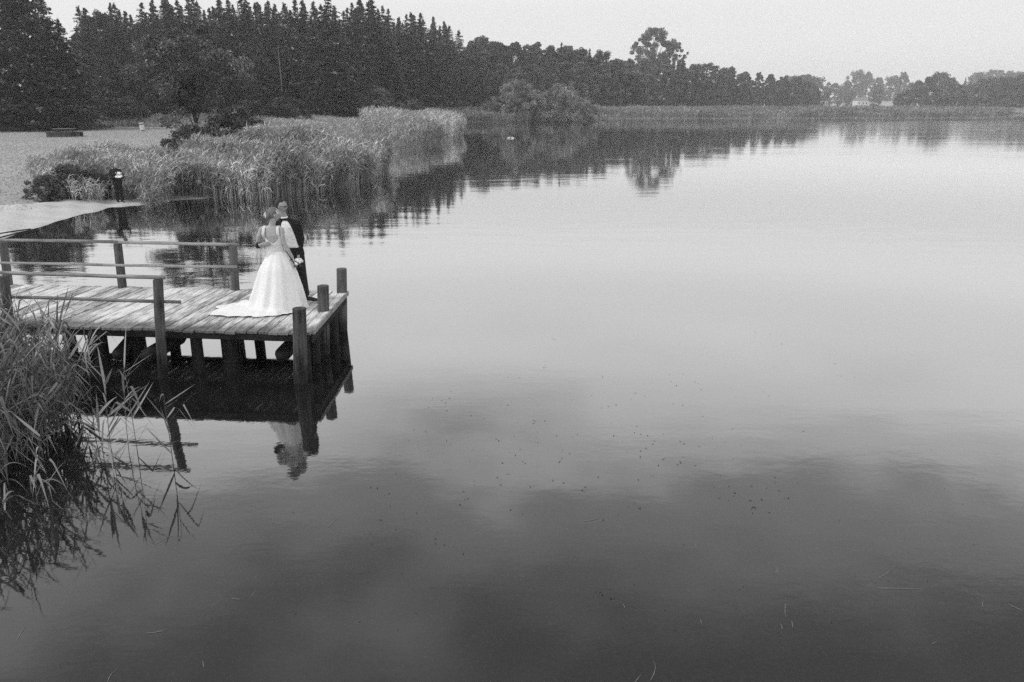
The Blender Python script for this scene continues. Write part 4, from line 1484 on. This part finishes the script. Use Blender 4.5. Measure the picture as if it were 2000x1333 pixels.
mb = MB(); mb.loft([(.034, 0, .965, .156, .121), (.032, 0, .985, .152, .117), (.03, 0, 1.03, .140, .108), (.03, 0, 1.045, .138, .106)], 32, caps=False)
mb.build('waistband', M['satin'], br, smooth=True)

# ---- bouquet in the bride's hand
bq_c = BR + Vector((.375, -.02, .80))
bq = empty('bouquet', bq_c)
tag(bq, 'small white bouquet with trailing leaves held at the hip', 'bouquet')
g_ = random.Random(3)
for k in range(15):
    a, b = g_.uniform(0, 6.28), g_.uniform(-.5, 1.3)
    d = Vector((math.cos(a) * math.cos(b), math.sin(a) * math.cos(b), math.sin(b)))
    c = Vector((.03, 0, .02)) + d * .062
    mb = MB()
    for j in range(6):
        q_ = j * 1.047
        t1 = d.orthogonal().normalized(); t2 = d.cross(t1)
        mb.ball(c + (t1 * math.cos(q_) + t2 * math.sin(q_)) * .014, (.014, .014, .014), 6, 5)
    mb.ball(c + d * .010, .013, 6, 5)
    mb.build('flower', M['petal'], bq, smooth=True)
for k in range(9):
    a = g_.uniform(0, 6.28)
    mb = MB()
    p0 = Vector((0, 0, -.02)); p1 = Vector((math.cos(a) * .09 + .02, math.sin(a) * .09, -.05 - .05 * g_.random()))
    mb.tube([p0, p0.lerp(p1, .5) + Vector((0, 0, .02)), p1], [.004, .017, .003], 6, flat=.3)
    mb.build('leaf', M['stem'], bq, smooth=True)
mb = MB(); mb.tube([(-.11, -.02, .075), (-.03, 0, .02), (.02, 0, 0)], [.012, .014, .02], 8); mb.build('stems', M['stem'], bq, smooth=True)

# ---- groom: facing us, right arm round the bride, looking right
GR = Vector((-3.86, 14.17, ZD + .012))
gr = empty('person', GR)
tag(gr, 'person in black suit and bow tie, arm around the person in the white dress', 'person', 'couple on the jetty')
hc = Vector((-.20, -.02, 1.715))
Mh = rot_head(R(-12), R(4), 0)
mb = MB()
add_head(mb, hc, Mh, 1.04)
mb.tube([(-.16, 0, 1.44), (-.175, 0, 1.53), (-.195, -.01, 1.63)], [.068, .062, .060], 14)
mb.loft([(-.05, 0, .92, .155, .105), (-.08, 0, 1.1, .15, .10), (-.11, 0, 1.3, .17, .11), (-.14, 0, 1.43, .15, .085), (-.155, 0, 1.48, .06, .06)], 24)
# bare hands: one on the bride's back, one down by the bouquet
wr = Vector((-4.27, 13.485, 0)) - GR; wr.z = 1.15
add_hand(mb, wr, (.98, -.12, .1), (0, 1, .05), 1.05, .25)
mb.tube([wr + Vector((-.06, .02, -.02)), wr + Vector((.01, 0, 0))], [.03, .028], 10, round_caps=True)
wl = Vector((.055, -.10, .835))
add_hand(mb, wl, (-.05, -.2, -1), (-1, -.2, 0), 1.05, .6)
mb.tube([wl + Vector((.0, .02, .07)), wl], [.03, .028], 10, round_caps=True)
body = mb.build('body', M['skin_dark'], gr, remesh=.0065, smooth_it=2)
face_bits(gr, hc, Mh, 1.04)
mb = MB()
def cap2(x, y, z):
    k = 1.0 if z > .28 else (1.0 if x < .05 else .0)
    if x > .2 and z < .50:
        return (x * .6, y * .8, z * .9 + .04)
    return (x * (.96 if x < 0 else .93), y, z * 1.02)
mb.ball(hc + Mh @ Vector((-.018, 0, .022)), (.108, .085, .118), 24, 16, Mh, cap2)
mb.build('hair', M['hair_dark'], gr, smooth=True)
gl = MB()
for s_ in (-1, 1):
    q = [hc + Mh @ Vector((.107, s_ * (.036 + .024 * math.cos(a)), .008 + .018 * math.sin(a))) for a in np.linspace(0, 6.283, 12)]
    gl.tube(q, .0035, 5, caps=False)
    gl.tube([hc + Mh @ Vector((.104, s_ * .060, .014)), hc + Mh @ Vector((.0, s_ * .086, .010))], .0035, 5)
gl.tube([hc + Mh @ Vector((.109, -.012, .010)), hc + Mh @ Vector((.109, .012, .010))], .0035, 5)
gl.build('glasses', M['dark'], gr, smooth=True)
# jacket
mb = MB()
mb.loft([(-.045, 0, .86, .190, .140), (-.055, 0, .95, .185, .135), (-.075, 0, 1.07, .178, .130), (-.10, 0, 1.22, .200, .138), (-.125, 0, 1.36, .208, .130), (-.14, 0, 1.435, .185, .105), (-.152, 0, 1.485, .105, .080), (-.16, 0, 1.505, .085, .075)], 30)
mb.tube([(.02, .0, 1.42), (.055, -.01, 1.40), (.085, .0, 1.27), (.105, -.005, 1.13)], [.070, .074, .064, .056], 14, round_caps=True)
mb.tube([(.105, -.005, 1.13), (.09, -.05, 1.01), (.06, -.085, .90)], [.056, .050, .042], 14, round_caps=True)
el = Vector((-4.36, 13.80, 0)) - GR; el.z = 1.12
mb.tube([(-.29, .0, 1.42), (-.335, -.02, 1.40), (-.44, -.18, 1.25), el], [.070, .074, .062, .055], 14, round_caps=True)
mb.tube([el, el * .5 + wr * .5 + Vector((-.055, .0, -.03)), wr + Vector((-.055, .015, -.02))], [.055, .050, .040], 14, round_caps=True)
mb.build('jacket', M['suit'], gr, remesh=.009, smooth_it=3)
# white shirt front between the open lapels
def panel(zs, a0, a1, grow, rows=16, cols=12):
    vs, fs = [], []
    Z = [.86, .95, 1.07, 1.22, 1.36, 1.435, 1.485, 1.505]
    CX = [-.045, -.055, -.075, -.10, -.125, -.14, -.152, -.16]
    RX = [.190, .185, .178, .200, .208, .185, .105, .085]
    RY = [.140, .135, .130, .138, .130, .105, .080, .075]
    for i in range(rows):
        z = zs[0] + (zs[1] - zs[0]) * i / (rows - 1)
        cx, rx, ry = (float(np.interp(z, Z, q)) for q in (CX, RX, RY))
        f = i / (rows - 1)
        lo_, hi_ = a0[0] + (a0[1] - a0[0]) * f, a1[0] + (a1[1] - a1[0]) * f
        for k in range(cols):
            a = lo_ + (hi_ - lo_) * k / (cols - 1)
            vs.append((cx + (rx + grow) * math.cos(a), (ry + grow) * math.sin(a), z))
    for i in range(rows - 1):
        for k in range(cols - 1):
            q = i * cols + k
            fs.append((q, q + 1, q + cols + 1, q + cols))
    m_ = MB(); m_.add(vs, fs)
    return m_
o = panel((1.0, 1.475), (R(215), R(258)), (R(318), R(292)), .010).build('shirt_front', M['shirt'], gr, smooth=True)
sd_ = o.modifiers.new('thick', 'SOLIDIFY'); sd_.thickness = .012; sd_.offset = -1
mb = MB()
for s_ in (-1, 1):
    mb.tube([(-.168, -.095, 1.50), (-.168 + s_ * .055, -.095, 1.50)], [.010, .026], 8, flat=.6)
mb.ball((-.168, -.097, 1.50), .013, 8, 6)
mb.build('bow_tie', M['suit'], gr, smooth=True)
mb = MB()
mb.tube([(-.20, -.06, 1.515), (-.165, -.088, 1.52), (-.125, -.06, 1.52), (-.12, .0, 1.53), (-.165, .06, 1.535), (-.21, 0, 1.53)], .016, 8)
mb.build('collar', M['shirt'], gr, smooth=True)
bt = MB()
for j in range(6):
    bt.ball((-.045 + .016 * math.cos(j * 1.05), -.150, 1.36 + .016 * math.sin(j * 1.05)), .013, 7, 5)
bt.ball((-.045, -.155, 1.36), .012, 7, 5)
bo = bt.build('boutonniere', M['petal'], gr, smooth=True)
mb = MB(); mb.tube([(-.042, -.150, 1.345), (-.030, -.152, 1.30)], [.006, .003], 6); mb.build('sprig', M['petal'], bo, smooth=True)
mb = MB()
mb.loft([(-.04, 0, .80, .165, .125), (-.045, 0, .92, .168, .125), (-.05, 0, 1.02, .162, .12)], 24)
mb.tube([(.03, 0, .86), (.05, -.01, .70), (.085, -.02, .47), (.115, .0, .10)], [.108, .098, .074, .064], 16)
mb.tube([(-.12, 0, .86), (-.13, 0, .70), (-.13, -.02, .47), (-.12, .0, .10)], [.108, .098, .074, .064], 16)
mb.build('trousers', M['trouser'], gr, remesh=.010, smooth_it=3)
for (x, y, dx, dy) in ((.115, .0, .19, -.02), (-.12, .0, .06, -.17)):
    mb = MB()
    mb.tube([(x - dx * .25, y - dy * .25, .045), (x, y, .055), (x + dx * .5, y + dy * .5, .042), (x + dx, y + dy, .028)], [.042, .046, .044, .032], 12, flat=.85, round_caps=True)
    mb.build('shoe', M['shoe'], gr, smooth=True)

# ---- person on the sand flying the camera, head bent over a white controller
pz = gz(pp.x, pp.y) + .03
pl = empty('person', (pp.x, pp.y, pz), 0)
tag(pl, 'person in dark clothes on the sand, head bent over a white controller', 'person')
hc = Vector((.05, -.05, 1.56))
Mh = rot_head(R(-38), R(30), 0)
mb = MB()
add_head(mb, hc, Mh, 1.03)
mb.tube([(-.02, 0, 1.38), (.0, -.01, 1.44), (.03, -.035, 1.52)], [.07, .062, .058], 14)
mb.loft([(0, 0, .9, .16, .11), (-.02, 0, 1.15, .17, .11), (-.02, 0, 1.36, .15, .09), (-.02, 0, 1.43, .07, .06)], 24)
add_hand(mb, (.12, -.24, 1.10), (.55, -.5, .1), (.1, .1, 1), 1.0, 1.0)
add_hand(mb, (.26, -.07, 1.10), (.3, -.75, .1), (-.3, .1, 1), 1.0, 1.0)
mb.build('body', M['skin_dark'], pl, remesh=.009, smooth_it=2)
mb = MB(); mb.ball(hc + Mh @ Vector((-.03, 0, -.02)), (.082, .083, .085), 18, 12, Mh); mb.build('hair', M['hair_dark'], pl, smooth=True)
face_bits(pl, hc, Mh, 1.03)
mb = MB()
mb.loft([(0, 0, .82, .200, .145), (0, 0, 1.0, .19, .14), (-.015, 0, 1.2, .215, .148), (-.02, 0, 1.34, .21, .135), (-.02, 0, 1.42, .12, .09), (-.01, -.01, 1.47, .085, .08)], 28)
mb.tube([(-.20, -.01, 1.36), (-.25, -.05, 1.22), (-.16, -.16, 1.06)], [.078, .072, .062], 12, round_caps=True)
mb.tube([(-.16, -.16, 1.06), (.0, -.22, 1.08), (.10, -.235, 1.10)], [.062, .054, .044], 12, round_caps=True)
mb.tube([(.16, -.01, 1.36), (.24, -.01, 1.22), (.24, .03, 1.07)], [.078, .072, .062], 12, round_caps=True)
mb.tube([(.24, .03, 1.07), (.26, -.02, 1.085), (.262, -.06, 1.10)], [.062, .054, .044], 12, round_caps=True)
mb.build('jacket', M['suit'], pl, remesh=.012, smooth_it=3)
mb = MB()
mb.loft([(0, 0, .78, .17, .125), (0, 0, .95, .17, .125)], 20)
mb.tube([(.09, 0, .84), (.095, -.01, .46), (.10, .01, .08)], [.105, .078, .066], 14)
mb.tube([(-.09, 0, .84), (-.09, -.01, .46), (-.09, .01, .08)], [.105, .078, .066], 14)
mb.build('trousers', M['trouser'], pl, remesh=.012, smooth_it=3)
for (x, dx, dy) in ((.10, .13, -.12), (-.09, .10, -.15)):
    mb = MB()
    mb.tube([(x - dx * .3, .01 - dy * .3, .045), (x, 0, .055), (x + dx, dy, .032)], [.045, .048, .034], 12, flat=.85, round_caps=True)
    mb.build('shoe', M['shoe'], pl, smooth=True)
ctl = empty('drone_controller', (pp.x + .235, pp.y - .29, pz + 1.13), R(-25)); ctl.rotation_euler = (R(30), 0, R(-20)); ctl.scale = (1.1, 1.1, 1.1)
tag(ctl, 'white hand-held controller with two sticks, held by the person on the sand', 'controller')
mb = MB(); mb.loft([(0, 0, -.03, .13, .055), (0, 0, -.015, .16, .075), (0, 0, .02, .16, .075), (0, 0, .032, .14, .06)], 24, power=3.2)
mb.build('body', M['white_plastic'], ctl, smooth=True)
for s_ in (-1, 1):
    mb = MB(); mb.tube([(s_ * .08, .0, .03), (s_ * .08, .0, .062)], [.007, .010], 8); mb.build('stick', M['dark'], ctl, smooth=True)
    mb = MB(); mb.tube([(s_ * .12, .06, .02), (s_ * .155, .09, .14)], [.010, .008], 8); mb.build('antenna', M['white_plastic'], ctl, smooth=True)
mb = MB(); mb.box((0, .09, .10), (.17, .012, .10), M=Matrix.Rotation(R(-35), 3, 'X')); mb.build('screen_holder', M['white_plastic'], ctl, bevel=.004)

# ------------------------------------------------------------------ picnic table and bin on the lawn
tp_ = Pg(127, 268)
tz_ = gz(tp_.x, tp_.y)
pt = empty('picnic_table', (tp_.x, tp_.y, tz_), R(8))
tag(pt, 'dark wooden picnic table with benches on the lawn', 'picnic table')
for k in range(5):
    mb = MB(); mb.box((0, -.32 + .16 * k, .76), (1.9, .145, .045)); mb.build('tabletop_board', M['table_lit'], pt, bevel=.004)
for s_ in (-1, 1):
    for k in (0, 1):
        mb = MB(); mb.box((0, s_ * (.70 + .15 * k), .45), (2.0, .135, .07)); mb.build('bench_board', M['table'], pt, bevel=.004)
    mb = MB(); mb.box((s_ * .68, 0, .36), (.07, 1.75, .10)); mb.build('cross_beam', M['table'], pt)
    mb = MB(); mb.box((0, s_ * .77, .21), (1.7, .10, .42)); mb.build('bench_panel', M['table'], pt)
    mb = MB(); mb.box((s_ * .68, 0, .70), (.07, .76, .08)); mb.build('top_bearer', M['table'], pt)
    for t_ in (-1, 1):
        mb = MB()
        mb.tube([(s_ * .63, t_ * .62, -.02), (s_ * .63, t_ * .25, .72)], .06, 4)
        mb.build('leg', M['table'], pt)
for (dx, dy) in ((-1.25, -.1), (1.28, .15)):          # seats across both ends, which make the table look wide
    mb = MB(); mb.box((dx, dy, .45), (.42, 1.3, .05)); mb.build('end_seat', M['table'], pt, bevel=.004)
    for t_ in (-.45, .45):
        mb = MB(); mb.box((dx, dy + t_, .21), (.34, .09, .43)); mb.build('end_seat_leg', M['table'], pt)

bp_ = Pg(279, 256.5)
bn = empty('litter_bin', (bp_.x, bp_.y, gz(bp_.x, bp_.y)), R(10))
bn.rotation_euler = (0, R(-5), R(10))
tag(bn, 'pale cylindrical litter bin at the back edge of the lawn', 'bin')
mb = MB(); mb.tube([(0, 0, -.02), (0, 0, .12)], [.22, .22], 16); mb.build('base', M['dark'], bn, smooth=False)
mb = MB(); mb.tube([(0, 0, .12), (0, 0, .70)], [.26, .26], 18); mb.build('body', M['bin'], bn)
mb = MB(); mb.tube([(0, 0, .70), (0, 0, .82)], [.235, .235], 18); mb.build('opening', M['dark'], bn)
mb = MB(); mb.tube([(0, 0, .82), (0, 0, .90), (0, 0, .93)], [.27, .26, .2], 18); mb.build('lid', M['bin'], bn)

# ------------------------------------------------------------------ two water birds and drifting scraps
for i, (px, py) in enumerate(((994, 270.3), (1001.5, 270.4))):
    p = P(px, py, 0)
    e = empty('water_bird', (p.x, p.y, 0), R(10 + 160 * i))
    mb = MB(); mb.ball((0, 0, .05), (.19, .09, .08), 14, 9); mb.build('body', M['petal'], e, smooth=True)
    mb = MB(); mb.tube([(.12, 0, .06), (.17, 0, .12), (.20, 0, .15)], [.035, .026, .032], 8, round_caps=True); mb.build('neck', M['petal'], e, smooth=True)
    mb = MB(); mb.tube([(.22, 0, .15), (.27, 0, .14)], [.012, .005], 6); mb.build('bill', M['dark'], e)
    tag(e, 'tiny pale water bird on the dark reflection, the %s of two' % ('left' if i == 0 else 'right'), 'bird', 'two water birds')

straws = [((32, 1252), (50, 1222)), ((92, 1117), (108, 1107)), ((305, 1062), (338, 1046)), ((285, 1237), (330, 1228)), ((210, 1333), (228, 1308)), ((396, 1290), (398, 1304)),
          ((452, 1168), (470, 1170)), ((1355, 1057), (1357, 1072)), ((1518, 1108), (1518, 1122)), ((1534, 1178), (1535, 1206)), ((1524, 1218), (1526, 1230)), ((1546, 1212), (1548, 1226)),
          ((1715, 1130), (1748, 1104)), ((1713, 1149), (1800, 1151)), ((1970, 1180), (1999, 1193)), ((1216, 1180), (1220, 1188)), ((1368, 1210), (1369, 1218)), ((1920, 1186), (1922, 1174)),
          ((1240, 1333), (1252, 1318)), ((1270, 1330), (1276, 1290)), ((1820, 1258), (1830, 1253)), ((490, 1165), (500, 1152)), ((640, 1030), (660, 1012)), ((1140, 1018), (1170, 1012))]
g_ = random.Random(9)
for (a, b) in straws:
    pa, pb = P(*a, .004), P(*b, .004)
    mid = pa.lerp(pb, .5)
    e = MB()
    side = (pb - pa).cross(Vector((0, 0, 1))) * g_.uniform(-.12, .12)
    e.tube([pa - mid, (pa.lerp(pb, .35) - mid) + side * .8, (pa.lerp(pb, .7) - mid) + side, pb - mid], [.0013, .002, .0017, .0008], 5)
    o = e.build('floating_straw', M['straw'], smooth=True)
    o.location = mid
    left_ = a[0] < 900
    rank = sorted(q[0][0] for q in straws if (q[0][0] < 900) == left_).index(a[0])
    tag(o, ('thin pale straw on the dark water at lower left, %s from the left' if left_ else 'thin pale straw on the dark water at lower right, %s from the left') % ORD[rank],
        'straw', 'pale straws drifting on the lake')

C, U, Wv = [], [], []
gg = np.random.default_rng(21)
def scrap(px, py, s):
    p = P(px, py, .005)
    a = gg.uniform(0, 6.28)
    C.append((p.x, p.y, .005))
    U.append((math.cos(a) * s, math.sin(a) * s, gg.uniform(-.003, .003)))
    Wv.append((-math.sin(a) * s * .35, math.cos(a) * s * .35, 0))
for k in range(60):
    cxp, cyp = gg.normal(1130, 230), gg.normal(850, 95)
    for j in range(gg.integers(1, 7)):
        scrap(cxp + gg.normal(0, 22), cyp + gg.normal(0, 14), gg.uniform(.005, .015))
for k in range(260):
    scrap(gg.uniform(560, 1950), gg.uniform(640, 1250), gg.uniform(.003, .008))
V, F = quads(np.array(C), np.array(U), np.array(Wv))
o = obj('floating_scraps', mesh_np('floating_scraps', V, F), M['debris'])
tag(o, 'scattered dark leaf scraps floating on the open water', 'debris', kind='stuff')

# ------------------------------------------------------------------ air
hz_m, t, out = mat_new('haze_air')
pv = N(t, 'ShaderNodeVolumePrincipled')
pv.inputs['Color'].default_value = (1, 1, 1, 1)
pv.inputs['Density'].default_value = 0.00055
pv.inputs['Anisotropy'].default_value = 0.7
t.links.new(pv.outputs[0], out.inputs['Volume'])
mb = MB()
mb.box((0, 1195, 26), (4620, 3000, 58))
hz_o = mb.build('haze', hz_m)
tag(hz_o, 'thin pale haze over the lake and the far trees', 'haze', kind='stuff')
